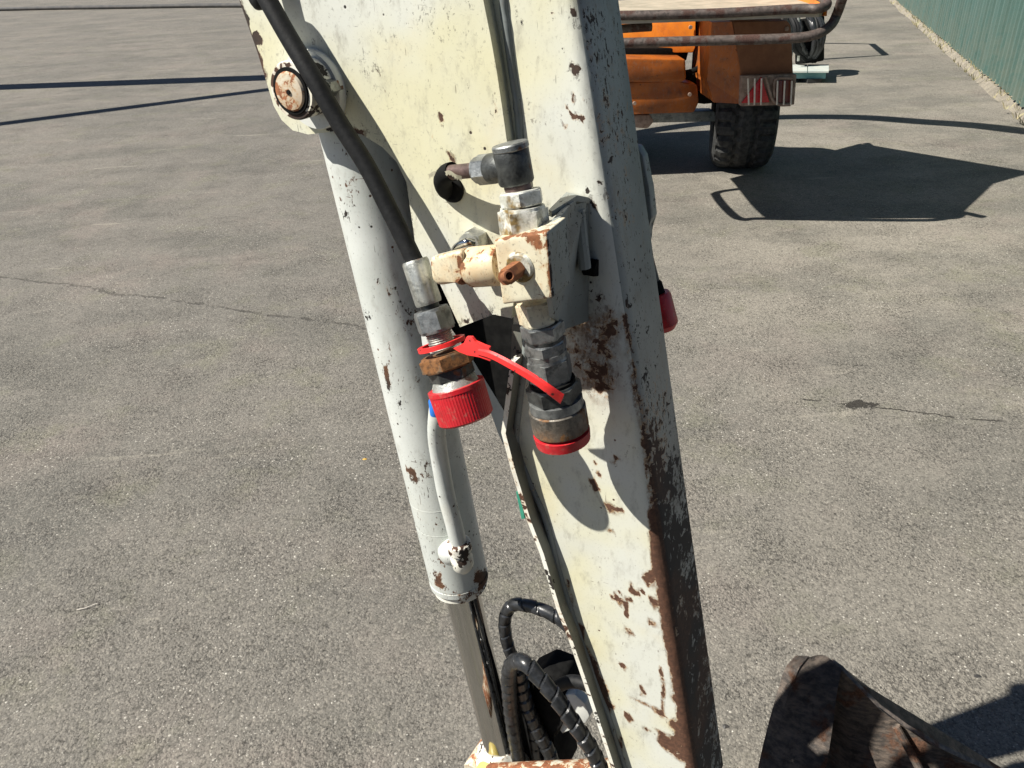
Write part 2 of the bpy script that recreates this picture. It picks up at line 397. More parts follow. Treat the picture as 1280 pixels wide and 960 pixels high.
def slices(bm, fx=.004, fz=.006):
    """cut a mesh of the arm into a fine grid so that a per-vertex wear value can follow the marks"""
    cs = [((v.co - P0).dot(EE), v.co.z) for v in bm.verts]
    x0, x1 = min(c[0] for c in cs), max(c[0] for c in cs); z0, z1 = min(c[1] for c in cs), max(c[1] for c in cs)
    z0 = max(z0, P0.z - .50); z1 = min(z1, P0.z + .31)
    x = x0 + fx
    while x < x1:
        bmesh.ops.bisect_plane(bm, geom=bm.verts[:] + bm.edges[:] + bm.faces[:], plane_co=P0 + EE * x, plane_no=EE); x += fx
    z = z0 + fz
    while z < z1:
        bmesh.ops.bisect_plane(bm, geom=bm.verts[:] + bm.edges[:] + bm.faces[:], plane_co=Vector((0, 0, z)), plane_no=Vector((0, 0, 1))); z += fz
def topx(P):
    d = P - C0; z = d.dot(FW); return 640 + FPX * d.dot(RT) / z, 480 - FPX * d.dot(UP) / z
def wear(o, fn, root, nm='wear'):
    me = o.data; mw = MW[root.name]
    at = me.attributes.new(nm, 'FLOAT', 'POINT')
    at.data.foreach_set('value', [float(fn(mw @ v.co)) for v in me.vertices])
def segd(px, py, a, b):
    vx, vy = b[0] - a[0], b[1] - a[1]; L = vx * vx + vy * vy
    t = 0 if L == 0 else max(0, min(1, ((px - a[0]) * vx + (py - a[1]) * vy) / L))
    return math.hypot(px - a[0] - t * vx, py - a[1] - t * vy)
# ================================================================== GROUND
def ground():
    bm = B()
    xs = [-90, -30, -12, -5, -2, 0, 2, 5, 9, 14, 40, 90]; ys = [-30, -6, -1, 0, 1, 2, 4, 7, 12, 20, 45, 150]
    vv = [[bm.verts.new((x, y, 0)) for x in xs] for y in ys]
    for j in range(len(ys) - 1):
        for i in range(len(xs) - 1): bm.faces.new((vv[j][i], vv[j][i + 1], vv[j + 1][i + 1], vv[j + 1][i]))
    o = obj('ground', bm, 'asphalt', smooth=False); tag(o, kind='structure')
    o['label'] = 'worn grey asphalt of the yard with a long crack'
ground()

# fence line
F0, F1 = G(1280, 142), G(1118, 1); FD = (F1 - F0).normalized(); FN = Vector((-FD.y, FD.x, 0))
if FN.x > 0: FN = -FN
def strip():
    bm = B(); n = 160; top = []; bot = []
    S0 = F0 - FD * 4.5; Lt = 34.0
    for i in range(n + 1):
        p = S0 + FD * (Lt * i / n)
        wob = .05 * mnoise.noise(Vector((i * .21, 0, 0))) + .03 * mnoise.noise(Vector((i * 1.3, 0, 0)))
        hh = .045 + .012 * mnoise.noise(Vector((i * .5, 5, 0)))
        wob *= .8
        row = [p - FN * .35, p + FN * .02, p + FN * (.045 + wob * .7), p + FN * (.09 + wob)]
        zz = [hh, hh, hh * .8, -.01]
        top.append([bm.verts.new(Vector((q.x, q.y, z))) for q, z in zip(row, zz)])
    for i in range(n):
        for k in range(3): bm.faces.new((top[i][k], top[i][k + 1], top[i + 1][k + 1], top[i + 1][k]))
    o = obj('kerb', bm, 'concrete', angle=60); tag(o, 'crumbling pale concrete footing strip below the green fence', kind='structure')
strip()
def fence():
    root = thing('corrugated_fence', F0, 'tall green corrugated metal fence along the right side of the yard', 'fence')
    s = S('green_sheet_metal')
    P = s.sep()
    st = s.noise(6, 4, .6, s.map(scale=(1, 1, .05)))
    rnd = s.noise(3.2, 2, .5, s.map(scale=(1, 1, .02), loc=(3, 3, 0)))
    col = s.mix(s.step(st, .35, .65), (.052, .108, .090), (.080, .150, .130))
    col = s.mix(s.mul(s.step(rnd, .45, .65), .5), col, (.095, .17, .155))
    dust = s.mul(s.step(P[2], .8, .0), .55)
    col = s.mix(s.mul(dust, s.step(s.noise(7, 4, .7), .3, .6)), col, (.16, .17, .13))
    oi = s.t.nodes.new('ShaderNodeObjectInfo').outputs['Random']
    col = s.mix(s.mul(oi, .35), col, (.045, .095, .085))
    M['green'] = s.done(col, .55, 0, s.bump(s.noise(30, 3), .2, .004))
    sheet = .96; pitch = .12; H = 2.2
    S0 = F0 - FD * 3.6; k = 0
    while k * sheet < 30:
        bm = B(); a0 = S0 + FD * (k * sheet); lift = random.uniform(-.006, .012); off = .004 * (k % 2)
        prof = []
        nr = int(round(sheet / pitch))
        for r in range(nr):
            for (t, d) in ((0, 0), (.34, 0), (.44, .042), (.80, .042), (.97, 0)):
                prof.append((r * pitch + t * pitch, d))
        prof.append((sheet + .01, 0))
        b0 = .060 + lift; rows = []
        for z in (b0, b0 + .5, b0 + 1.1, H):
            rows.append([bm.verts.new(a0 + FD * t + FN * (d + off) + Vector((0, 0, z))) for t, d in prof])
        for j in range(3):
            for i in range(len(prof) - 1): bm.faces.new((rows[j][i], rows[j][i + 1], rows[j + 1][i + 1], rows[j + 1][i]))
        obj('sheet', bm, 'green', root, smooth=False)
        if k % 3 == 0:
            bp = B(); q = a0 - FN * .09; box(bp, Vector((q.x, q.y, 1.05)), .06, .06, 2.1, atan2(FD.y, FD.x))
            obj('post', bp, 'greymetal', root, smooth=False)
        k += 1
    br = B()
    for z in (.35, 1.9):
        a, b = S0 - FN * .055, S0 + FD * 29 - FN * .055
        c = (a + b) / 2; box(br, Vector((c.x, c.y, z)), 29, .03, .05, atan2(FD.y, FD.x))
    obj('rail', br, 'greymetal', root, smooth=False)
fence()

# ================================================================== EXCAVATOR
EX = thing('excavator', Vector((P0.x, P0.y, 0)), 'white and cream painted excavator arm with hydraulic cylinder and red-capped couplers in the foreground', 'excavator', rz=-BETA)
def part(name, bm, mat, parent=None, **k): return obj(name, bm, mat, parent or EX, **k)

cornerA, cornerB = A(724, 0), A(869, 955)
cdir = (cornerA - cornerB).normalized()
top_c = cornerB + cdir * 1.30; bot_c = cornerB - cdir * .08
leftlow = [(642, 395), (640, 450), (632, 512), (628, 541), (641, 590), (660, 651), (676, 692), (697, 762), (711, 797), (730, 852), (745, 897), (761, 946), (780, 1005)]
LL = [A(x, y) for x, y in leftlow]
topw = A(560, -60); topL = topw + cdir * .30
BOXD = .068
poly = [top_c, bot_c] + list(reversed(LL)) + [topw, topL]
def local_face(pts, h): return [p + NRM * h for p in pts]
bm = B()
def bd(p):
    z = p.z - P0.z
    return max(.050, min(.069, .066 - .052 * max(0, z)))
hull2(bm, poly, [p - NRM * bd(p) for p in poly])
bm.edges.ensure_lookup_table()
ed = [e for e in bm.edges if all((v.co - top_c).length < 1e-4 or (v.co - bot_c).length < 1e-4 for v in e.verts)]
bevel(bm, .010, 6, ed)
slices(bm, .0035, .005)
arm = part('dipper_arm', bm, ['cream', 'side', 'black'])
bands = [  # (polyline in photo px, half width px, strength)
    ([(812, 600), (816, 630)], 4, .45), ([(818, 640), (822, 700), (831, 745), (838, 800), (846, 840), (855, 900), (866, 965)], 6, .95),
    ([(738, 385), (752, 415), (745, 445), (752, 470)], 20, .37), ([(735, 415), (745, 468)], 28, .34), ([(735, 475), (752, 495)], 18, .22),
    ([(781, 395), (787, 440), (795, 500), (806, 560), (812, 620)], 3, .42),
    ([(693, 745), (700, 780), (712, 800)], 7, .8), ([(727, 815), (742, 845), (752, 868)], 7, .75), ([(743, 866), (752, 872)], 5, .8),
    ([(741, 601), (745, 612)], 3, .75), ([(749, 591), (748, 592)], 3, .6), ([(743, 579), (744, 579)], 2, .6), ([(767, 576), (771, 575)], 3, .55), ([(758, 632), (761, 634)], 4, .7),
    ([(763, 637), (776, 639)], 3, .7), ([(762, 600), (763, 600)], 2, .4), ([(760, 662), (765, 666)], 2.5, .5), ([(748, 622), (749, 622)], 3, .35),
    ([(767, 747), (773, 741)], 3, .6), ([(775, 752), (788, 750)], 3, .65), ([(782, 752), (783, 768)], 2.5, .6), ([(788, 738), (795, 742), (806, 738)], 2.2, .7), ([(787, 728), (792, 738)], 1.6, .6), ([(808, 722), (814, 718), (812, 727)], 4, .7),
    ([(815, 748), (820, 758)], 3, .6), ([(812, 777), (818, 781)], 3, .5), ([(783, 786), (789, 792)], 3, .5),
    ([(825, 835), (828, 845), (829, 880), (829, 898)], 1.8, .62), ([(777, 831), (782, 835)], 2.5, .5), ([(801, 858), (805, 866)], 2, .55), ([(786, 873), (808, 880), (825, 888)], 1.4, .5),
    ([(762, 880), (766, 884)], 3, .6), ([(783, 893), (788, 900)], 3, .55), ([(818, 889), (828, 892)], 2.6, .5), ([(829, 924), (840, 935), (855, 946)], 5.5, .85), ([(805, 910), (835, 917), (850, 925)], 1.5, .5),
    ([(842, 905), (850, 915), (846, 928)], 5, .7), ([(845, 870), (850, 880)], 5, .6), ([(800, 868), (805, 872)], 1.5, .4),
    ([(716, 82), (722, 88)], 5, .8), ([(713, 93), (720, 95)], 3, .6), ([(714, 108), (719, 120), (712, 130)], 2.2, .55), ([(729, 123), (730, 130)], 1.8, .6), ([(716, 144), (724, 147), (735, 153)], 2.4, .6),
    ([(706, 155), (710, 162)], 2.5, .55), ([(697, 128), (710, 134)], 1.8, .5), ([(690, 17), (692, 22)], 1.8, .5), ([(697, 35), (700, 48)], 1.8, .55), ([(652, 28), (656, 42)], 1.5, .5), ([(715, 12), (718, 20)], 2.5, .6), ([(703, 60), (705, 66)], 1.5, .5),
    ([(734, 235), (738, 250), (745, 262)], 3, .55), ([(750, 228), (757, 246)], 4, .5), ([(686, 230), (690, 236)], 1.5, .4), ([(756, 170), (760, 215)], 3, .35),
    ([(683, 255), (700, 240)], 8, .12),
]
def band(px, py, L=bands):
    w_ = 0
    for pl, hw, st in L:
        d = min(segd(px, py, pl[i], pl[i + 1]) for i in range(len(pl) - 1))
        if d < hw * 2.2: w_ = max(w_, st * (1 if d < hw * .6 else max(0, 1 - (d - hw * .6) / (hw * 1.3))))
    return w_
def arm_wear(P):
    px, py = topx(P)
    h = (P - P0).dot(NRM)
    dl_ = min(segd(px, py, leftlow[i], leftlow[i + 1]) for i in range(len(leftlow) - 1))
    if h > -.004 and dl_ < 24 and py > 395 and px < 800 and (px - min(leftlow, key=lambda q: abs(q[1] - py))[0]) < 19: return .34 if py < 760 else .6  # wear raised along the groove, deepens its painted shade and rust
    if h > -.004:
        if py < -40 or py > 1000: return .05
        return band(px, py) * (1 + .45 * mnoise.noise(P * 55) + .25 * mnoise.noise(P * 160))
    # narrow dark side: scratched higher up, mostly bare further down
    k = max(0, min(1, (py - 430) / 230)); e = abs(h + .01) < .008
    return .05 + .30 * k + (.10 if e else 0)
wear(arm, arm_wear, EX)
def arm_rusty(P):
    px, py = topx(P)
    return 0 if (P - P0).dot(NRM) < -.006 else max(0, min(1, (py - 360) / 40)) if px > 690 or py > 720 else 0
wear(arm, arm_rusty, EX, 'rusty')
# right side face takes the paint darkened to stand in for its shade
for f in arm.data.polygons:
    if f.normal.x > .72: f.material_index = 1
    elif f.normal.x < -.6: f.material_index = 2  # left wall black in place of the shade inside the gap

# gusset (the large cream side plate left of the groove)
TH = .011
gl = [(604, 0), (613, 45), (621, 90), (627, 130), (634, 180), (641, 250), (646, 330), (640, 398), (617, 393), (575, 409), (549, 353), (523, 334), (517, 290), (508, 228), (496, 203), (478, 184), (452, 168), (425, 163), (404, 166), (385, 168), (366, 163), (352, 150), (342, 132), (336, 112), (322, 66), (299, 0)]
g = [A(x, y, TH) for x, y in gl]
dl = (A(299, 0, TH) - A(322, 66, TH)).normalized()
g = [A(604, 0, TH) + cdir * .50] + g + [A(299, 0, TH) + dl * .36]
bm = B(); hull2(bm, g, [p - NRM * TH for p in g])
slices(bm, .004, .005)
gus = part('gusset_plate', bm, 'cream', arm)
gb = [([(549, 142), (552, 150)], 3, .8), ([(553, 158), (554, 160)], 1.5, .5), ([(586, 108), (590, 113)], 3, .32), ([(528, 10), (527, 30)], 5, .22), ([(302, 5), (312, 28)], 2, .5), ([(320, 42), (324, 50)], 3.5, .8),
      ([(299, 0), (312, 40), (322, 66), (334, 100)], 2, .65), ([(390, 118), (425, 112), (432, 122)], 5, .55), ([(412, 160), (440, 166), (456, 168)], 4, .7), ([(562, 193), (566, 200)], 4, .75), ([(541, 172), (545, 178)], 2, .5),
      ([(620, 100), (623, 128)], 1.6, .6), ([(622, 108), (618, 140)], 2, .4), ([(600, 0), (604, 15)], 2, .4), ([(470, 84), (476, 96)], 2.5, .5), ([(394, 40), (393, 60)], 2, .3), ([(508, 228), (517, 290)], 2.5, .35), ([(560, 385), (590, 395)], 4, .2), ([(575, 405), (617, 390)], 3, .45)]
wear(gus, lambda P: band(*topx(P), L=gb), EX)

# narrow lip that runs on below the gusset: thin raised edge with chipped paint
lipL = leftlow[1:]
LH = .015
bm = B()
P_out = [A(x, y, LH) - NRM * LH for x, y in lipL]
T = [(P_out[min(i + 1, len(P_out) - 1)] - P_out[max(i - 1, 0)]).normalized() for i in range(len(P_out))]
inn = [p + T[i].cross(NRM).normalized() * (.0030 if T[i].cross(NRM).dot(EE) > 0 else -.0030) for i, p in enumerate(P_out)]
def ribbon(bm, outer, inner, h0, h1):
    vo = [(bm.verts.new(p + NRM * h0), bm.verts.new(p + NRM * h1)) for p in outer]
    vi = [(bm.verts.new(p + NRM * h0), bm.verts.new(p + NRM * h1)) for p in inner]
    for i in range(len(outer) - 1):
        for q in ((vo[i][0], vo[i][1], vo[i + 1][1], vo[i + 1][0]), (vi[i][0], vi[i + 1][0], vi[i + 1][1], vi[i][1]), (vo[i][1], vi[i][1], vi[i + 1][1], vo[i + 1][1]), (vo[i][0], vo[i + 1][0], vi[i + 1][0], vi[i][0])):
            bm.faces.new(q)
    for i in (0, -1): bm.faces.new((vo[i][0], vo[i][1], vi[i][1], vi[i][0]))
ribbon(bm, [p - T[i].cross(NRM).normalized() * .0012 * (1 if T[i].cross(NRM).dot(EE) > 0 else -1) for i, p in enumerate(P_out)], inn, -.014, LH)
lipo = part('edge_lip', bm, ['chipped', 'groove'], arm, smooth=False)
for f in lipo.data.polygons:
    if f.normal.x > .6: f.material_index = 1  # right-facing wall painted dark for the shade it lies in
# ridge / weld bead on the far side of the groove
ridge = [(628, 0), (634, 45), (640, 90), (646, 130), (650, 178), (654, 240), (657, 330), (657, 430), (652, 480), (646, 530), (646, 560), (661, 602), (681, 648), (698, 712), (709, 750), (728, 806), (746, 860), (761, 897), (774, 940), (790, 985)]
RP = crom([A(x, y, .001) for x, y in ridge], 8)
RP = [RP[0] + cdir * .45] + RP
bm = B(); RW = [p + EE * .0000 for p in RP]
rows_ = []
for i, p in enumerate(RW):
    j_ = .0006 * mnoise.noise(Vector((i * .37, 1, 0)))
    rows_.append([bm.verts.new(p + EE * dx + NRM * dh) for dx, dh in ((-.0030 + j_, -.002), (-.0022 + j_, .0012), (0, .0021 + j_ * .6), (.0022 + j_, .0012), (.0032 + j_, -.002))])
for i in range(len(rows_) - 1):
    for k in range(4): bm.faces.new((rows_[i][k], rows_[i][k + 1], rows_[i + 1][k + 1], rows_[i + 1][k]))
part('weld_bead', bm, 'side', arm, angle=60)
# strip between lip and bead, darkened to stand in for the groove's shade
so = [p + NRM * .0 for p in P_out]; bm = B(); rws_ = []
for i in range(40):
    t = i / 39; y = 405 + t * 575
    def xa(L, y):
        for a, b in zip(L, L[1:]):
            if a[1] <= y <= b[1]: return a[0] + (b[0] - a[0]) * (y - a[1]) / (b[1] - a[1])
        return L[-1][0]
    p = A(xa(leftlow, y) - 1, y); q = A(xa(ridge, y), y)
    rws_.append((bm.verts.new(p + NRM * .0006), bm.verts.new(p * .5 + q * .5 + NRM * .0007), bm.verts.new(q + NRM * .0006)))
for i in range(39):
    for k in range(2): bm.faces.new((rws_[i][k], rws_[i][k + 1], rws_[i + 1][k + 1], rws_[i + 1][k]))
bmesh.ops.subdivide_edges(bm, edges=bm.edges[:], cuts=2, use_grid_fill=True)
gs_ = part('groove_shade_strip', bm, 'groove', arm, smooth=False)
wear(gs_, lambda P: .05 + (.35 if 745 < topx(P)[1] < 870 else 0) + .1 * mnoise.noise(P * 30), EX)
# more rust wear in the groove towards the foot
# rear gusset plate (seen in the gap) and black sheet standing in for the gap's deep shade
rg = [(560, 405), (592, 447), (600, 470), (612, 478), (632, 512), (631, 540), (600, 520), (588, 490), (572, 470), (545, 440)]
DR = -.075
rp = [(584, 449), (594, 446), (604, 462), (632, 499), (633, 522), (629, 556), (622, 540), (612, 512), (602, 492), (592, 472)]
pts = [A(x, y, DR) for x, y in rp]
bm = B(); hull2(bm, pts, [p - NRM * .007 for p in pts])
part('rear_gusset_plate', bm, 'white', arm, smooth=False)
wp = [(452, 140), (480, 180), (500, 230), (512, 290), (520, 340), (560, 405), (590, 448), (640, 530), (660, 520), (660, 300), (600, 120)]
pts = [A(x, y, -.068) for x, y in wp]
bm = B(); hull2(bm, pts, [p - NRM * .004 for p in pts]); part('gap_shade_sheet', bm, 'black', arm, smooth=False)
# ---- extension of the arm above the picture: hinge and boom
hinge = A(510, -60, -.03) + cdir * .30
bm = B(); cyl(bm, hinge + NRM * .07, hinge - NRM * .09, .055); part('hinge_boss', bm, 'white', arm)
bm = B(); cyl(bm, hinge + NRM * .10, hinge - NRM * .12, .022); part('hinge_pin', bm, 'rustpin', arm)

# guessed boom and unseen machine body behind the viewer, placed to block bounce light
def mach():
    b0 = hinge - NRM * .01
    bm = B(); tube(bm, [b0, b0 + EE * .5 + Vector((0, 0, .35)), b0 + EE * 1.3 + Vector((0, 0, .35)), b0 + EE * 2.3 + Vector((0, 0, -.9))], .09, 8, 8); bo = part('boom', bm, 'white')
    hs_ = b0 + EE * 2.6; c = Vector((.55, -1.75, 0))
    bm = B(); box(bm, c + Vector((0, -.1, .95)), 2.3, 1.5, .8); bevel(bm, .08, 3); hb = part('unseen_house', bm, 'steelpipe')
    bm = B(); box(bm, c + Vector((-.35, .05, 1.85)), 1.2, 1.3, 1.1); bevel(bm, .08, 3); part('unseen_cab', bm, 'black', hb)
    bm = B(); box(bm, c + Vector((-.35, .05, 2.43)), 1.3, 1.4, .06); bevel(bm, .02, 2); part('unseen_cab_roof', bm, 'greymetal', hb)
    for sx in (-.95, .95):
        bm = B(); box(bm, c + Vector((sx, 0, .26)), .35, 2.3, .50); bevel(bm, .12, 4); part('unseen_track', bm, 'tyre')
    bm = B(); box(bm, c + Vector((0, 1.05, .25)), 1.9, .06, .4); part('unseen_blade', bm, 'steelpipe')
mach()

# ---- pin boss with rusty pin (left)
pc = A(364, 114, .040)                         # near end of the boss
bm = B(); R1 = rad(34, pc)
back = pc - NRM * .040
lathe(bm, pc, pc - NRM * .026, [(0, R1 * .80), (.0, R1 * .99), (.06, R1 * 1.04), (1, R1 * 1.04)], 48)
part('pin_boss', bm, 'chipped', arm)
cc2 = A(388, 113, .0175); R2 = rad(48, cc2)
bm = B(); lathe(bm, cc2, cc2 - NRM * .0100, [(0, R2 * .97), (.15, R2), (1, R2)], 64)
part('boss_flange', bm, 'white', arm)
bm = B(); lathe(bm, pc + NRM * .0012, pc - NRM * .02, [(0, R1 * .82), (.02, R1 * .84), (.2, R1 * .84), (1, R1 * .8)], 40); part('seal_ring', bm, 'black', arm)
pin = B(); rp_ = R1 * .75
lathe(pin, pc + NRM * .004, pc - NRM * .03, [(0, rp_ * .12), (0.02, rp_ * .12), (0.021, rp_ * .12), (0.02, rp_ * .5), (.04, rp_ * .86), (.12, rp_), (1, rp_)], 40)
part('pivot_pin', pin, 'rustpin', arm)
bm = B(); q = pc + NRM * .0044 + EE * .001; lathe(bm, q, q - NRM * .002, [(0, .0016), (1, .0016)], 12); part('grease_hole', bm, 'black', arm)
bb = A(418, 108, .016)
bm = B(); hexnut(bm, bb + NRM * .010, bb - NRM * .004, rad(11, bb)); part('bolt', bm, 'steel', arm)

# ---- foot of the arm: cross tube, clevis
k0, k1 = A(575, 1000, -.02), A(800, 1012, .03)
bm = B(); cyl(bm, A(612, 978, .03), A(782, 972, -.02) , .020, 36); part('link_pin_tube', bm, 'pinrust', arm)
# link bar down to the ground-side bucket link, below the picture
bm = B(); e0 = A(790, 1000, -.02); tube(bm, [e0, e0 + Vector((.02, .0, -.25)), Vector((e0.x + .03, e0.y, .02))], .035, 12); part('foot_link', bm, 'rustpin', arm)

# ================================================================== CYLINDER
ct, cb = A(436, 110, -.038), A(574, 724, -.038)
ax = (cb - ct).normalized(); RB = rad(36.5, cb)
bm = B()
Lc = (cb - ct).length
lathe(bm, ct, cb, [(0, RB * .96), (.004, RB)] + [(k / 60, RB) for k in range(1, 59)] + [(.985, RB), (.9855, RB * .985), (.9875, RB * .985), (.988, RB * 1.01), (1, RB * 1.005)], 64)
barrel = part('hydraulic_cylinder', bm, 'barrel')
cbw = [([(455, 392), (459, 398)], 5, .45), ([(484, 358), (492, 368)], 6, .38), ([(513, 396), (522, 412)], 12, .22), ([(471, 352), (473, 358)], 2.5, .6), ([(480, 425), (486, 430)], 2, .6), ([(481, 460), (487, 485)], 2, .55), ([(497, 500), (500, 506)], 2, .5),
       ([(433, 268), (436, 276)], 4, .5), ([(510, 585), (516, 592), (520, 602)], 3, .7), ([(545, 730), (560, 742), (575, 747), (600, 742), (612, 725)], 4, .42), ([(603, 722), (612, 735), (606, 742)], 8, .9), ([(545, 716), (552, 735)], 3, .6), ([(550, 696), (553, 703)], 2, .6), ([(547, 715), (550, 718)], 2, .6),
       ([(488, 440), (491, 470), (505, 520), (516, 560)], 7, .10), ([(547, 650), (553, 670)], 3, .34), ([(528, 560), (533, 590)], 4, .22), ([(440, 230), (445, 290)], 6, .1)]
wear(barrel, lambda P: band(*topx(P), L=cbw), EX)
for t_ in (.775, .835):
    q = ct + (cb - ct) * t_; bm = B(); lathe(bm, q, q + ax * .0012, [(0, RB), (.3, RB + .00018), (.7, RB + .00018), (1, RB)], 64); part('weld_line', bm, 'barrel', barrel)
gl_ = cb + ax * .010
bm = B(); lathe(bm, cb - ax * .001, gl_, [(0, RB * .90), (.1, RB * .93), (.8, RB * .93), (1, RB * .88)], 64); part('gland_ring', bm, 'chipped', barrel)
re = A(626, 938, -.038); RR = rad(19.5, re)
bm = B(); lathe(bm, gl_ - ax * .002, re, [(0, RR), (1, RR)], 64); part('piston_rod', bm, 'chrome', barrel)
# rod end clevis, scratched
bm = B(); lathe(bm, re - ax * .012, re + ax * .06, [(0, RR * 1.08), (.06, RR * 1.25), (.16, RR * 1.42), (.3, RR * 1.7), (.5, RR * 1.8), (1, RR * 1.8)], 40, mod=lambda a, t: 1 + .16 * mnoise.noise(Vector((cos(a) * 2, sin(a) * 2, t * 5))))
part('rod_end', bm, 'chipped', barrel)
bm = B(); q = A(596, 952, -.03); cyl(bm, q + NRM * .014, q - NRM * .04, .011); part('rod_end_lug', bm, 'rustpin', barrel)
bm = B(); q = A(606, 982, .004); cyl(bm, q + NRM * .004, q - NRM * .02, .020); part('rod_pin_washer', bm, 'yellow', barrel)
# head eye
bm = B(); cyl(bm, ct + NRM * .03 - ax * .01, ct - NRM * .03 - ax * .01, RB * 1.1, 40); part('head_eye', bm, 'white', barrel)
# port tube on the barrel
def on(x, y, lift): return A(x, y, -.038 + RB + lift)
pt = [on(556, 470, .010), on(551, 495, .014), on(547, 520, .016), on(546, 545, .013), on(550, 575, .009), on(557, 615, .008), on(566, 650, .008), on(574, 682, .007)]
bm = B(); tube(bm, pt, rad(11, pt[5]), 24, 14); ptube = part('port_tube', bm, 'barrel', barrel)
p0_, p1_ = on(573, 676, .007), on(580, 712, .004)
bm = B(); r_ = rad(15, p0_)
lathe(bm, p0_, p1_, [(0, r_ * .8), (.05, r_), (.30, r_ * 1.02), (.36, r_ * .86), (.5, r_ * .86), (.55, r_ * .95), (.85, r_ * .9), (1, r_ * .55)], 32, mod=lambda a, t: 1 + .05 * mnoise.noise(Vector((cos(a) * 3, sin(a) * 3, t * 9))))
part('port_fitting', bm, 'chipped', barrel)
bm = B(); q = on(566, 688, -.010); q2 = on(573, 690, .006); lathe(bm, q, q2, [(0, rad(19, q)), (.5, rad(16, q)), (.8, rad(11, q)), (1, rad(6, q))], 36); part('port_boss', bm, 'barrel', barrel)

# ================================================================== VALVE BLOCK + COUPLER (right stack)
HB = .072
def hexa(front, back, hf, hb, bev=.0022, seg=3):
    b_ = B(); hull2(b_, [A(x, y, hf) for x, y in front], [A(x, y, hb) for x, y in back]); bevel(b_, bev, seg); return b_
bm = hexa([(617, 300), (684, 289), (691, 373), (628, 381)], [(643, 284), (708, 270), (714, 354), (652, 362)], HB, HB - .030, .0016)
for i in range(2): bmesh.ops.subdivide_edges(bm, edges=[e for e in bm.edges if e.calc_length() > .006], cuts=3, use_grid_fill=True)
block = part('valve_block', bm, ['block', 'side'])
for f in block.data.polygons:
    if f.normal.x > .6: f.material_index = 1  # right wall of the block takes the shade-darkened paint
wear(block, lambda P: band(*topx(P), L=[([(617, 300), (684, 289)], 2, .27), ([(684, 289), (691, 375)], 2.5, .30), ([(628, 381), (691, 374)], 2, .22), ([(668, 293), (672, 306)], 5, .34), ([(660, 300), (672, 312), (678, 330)], 3, .2)]), EX)
# bracket carrying the block: side cheek back to the arm and folded top
bk = B(); hull2(bk, [A(684, 292, HB - .006), A(690, 374, HB - .006), A(693, 397, HB - .018), A(706, 412, .02), A(736, 402, .0005), A(737, 247, .0005), A(722, 244, .008)],
           [p - EE * .004 for p in [A(684, 292, HB - .006), A(690, 374, HB - .006), A(693, 397, HB - .018), A(706, 412, .02), A(736, 402, .0005), A(737, 247, .0005), A(722, 244, .008)]])
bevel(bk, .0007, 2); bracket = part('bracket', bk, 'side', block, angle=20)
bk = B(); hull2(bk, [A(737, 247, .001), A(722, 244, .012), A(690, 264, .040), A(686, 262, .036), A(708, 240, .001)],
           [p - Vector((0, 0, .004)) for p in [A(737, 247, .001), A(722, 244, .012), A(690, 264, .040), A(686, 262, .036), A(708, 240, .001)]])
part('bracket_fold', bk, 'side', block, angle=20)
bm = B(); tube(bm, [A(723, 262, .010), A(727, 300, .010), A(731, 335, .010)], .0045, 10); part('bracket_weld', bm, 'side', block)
for (x, y, h) in ((741, 334, .001),):
    bm = B(); q = A(x, y, h); hexnut(bm, q + EE * .004, q - EE * .006, .0068); part('bracket_bolt', bm, 'black', block)
# face washer and rusty bleed bolt
wc = A(650, 334, HB)
bm = B(); lathe(bm, wc + NRM * .0022, wc - NRM * .004, [(0, rad(17, wc)), (.25, rad(20, wc)), (1, rad(20.5, wc))], 40); part('washer', bm, 'zincw', block)
bm = B(); q0, q1 = wc + NRM * .001, wc + NRM * .019; hexnut(bm, q0, q1, rad(11, wc), .2)
part('bleed_bolt', bm, 'rust', block)
bm = B(); q2 = wc + NRM * .017 ; q3 = A(637, 345, HB + .021)
lathe(bm, q2, q3, [(0, rad(8, wc)), (.8, rad(7.5, wc)), (.98, rad(7, wc)), (1.0, rad(5, wc)), (.8, rad(4.4, wc)), (.5, rad(4, wc))], 24); part('bleed_nipple', bm, 'rust', block)
# left barrel and end lump of the block
a0, a1 = A(628, 331, .052), A(576, 335, .052)
bm = B(); r_ = rad(26, a0); lathe(bm, a0, a1, [(0, r_ * .9), (.1, r_), (.70, r_), (.78, r_ * .88), (.80, r_ * .62), (.86, r_ * .62), (.88, r_ * .8), (1, r_ * .84)], 40); part('side_port', bm, 'block', block)
wear(bpy.data.objects['side_port'], lambda P: .12 + .25 * mnoise.noise(P * 70) + (.25 if abs((P - a0).dot((a1 - a0).normalized()) / (a1 - a0).length - .83) < .06 else 0), EX)
bm = hexa([(537, 322), (578, 312), (583, 349), (572, 353), (548, 357), (540, 350)], [(545, 318), (586, 308), (592, 345), (582, 350), (556, 353), (548, 346)], .064, .040, .0035)
bmesh.ops.subdivide_edges(bm, edges=[e for e in bm.edges if e.calc_length() > .005], cuts=3, use_grid_fill=True)
wear(part('side_port_cap', bm, 'block', block), lambda P: .10 + .22 * mnoise.noise(P * 80), EX)
# hidden fitting behind, chrome ring
bm = B(); q = A(597, 300, .012); hexnut(bm, q + NRM * .012, q - NRM * .008, rad(17, q)); part('rear_nut', bm, 'zinc', block)
bm = B(); q = A(598, 298, .0004); lathe(bm, q + NRM * .0078, q, [(0, rad(19, q)), (1, rad(19, q))], 32); part('port_hole', bm, 'black', block)
bm = B(); tube(bm, [A(566, 318, .030), A(572, 309, .036), A(583, 303, .038), A(592, 304, .034)], rad(5, q), 16); part('drain_pipe', bm, 'chrome', block)
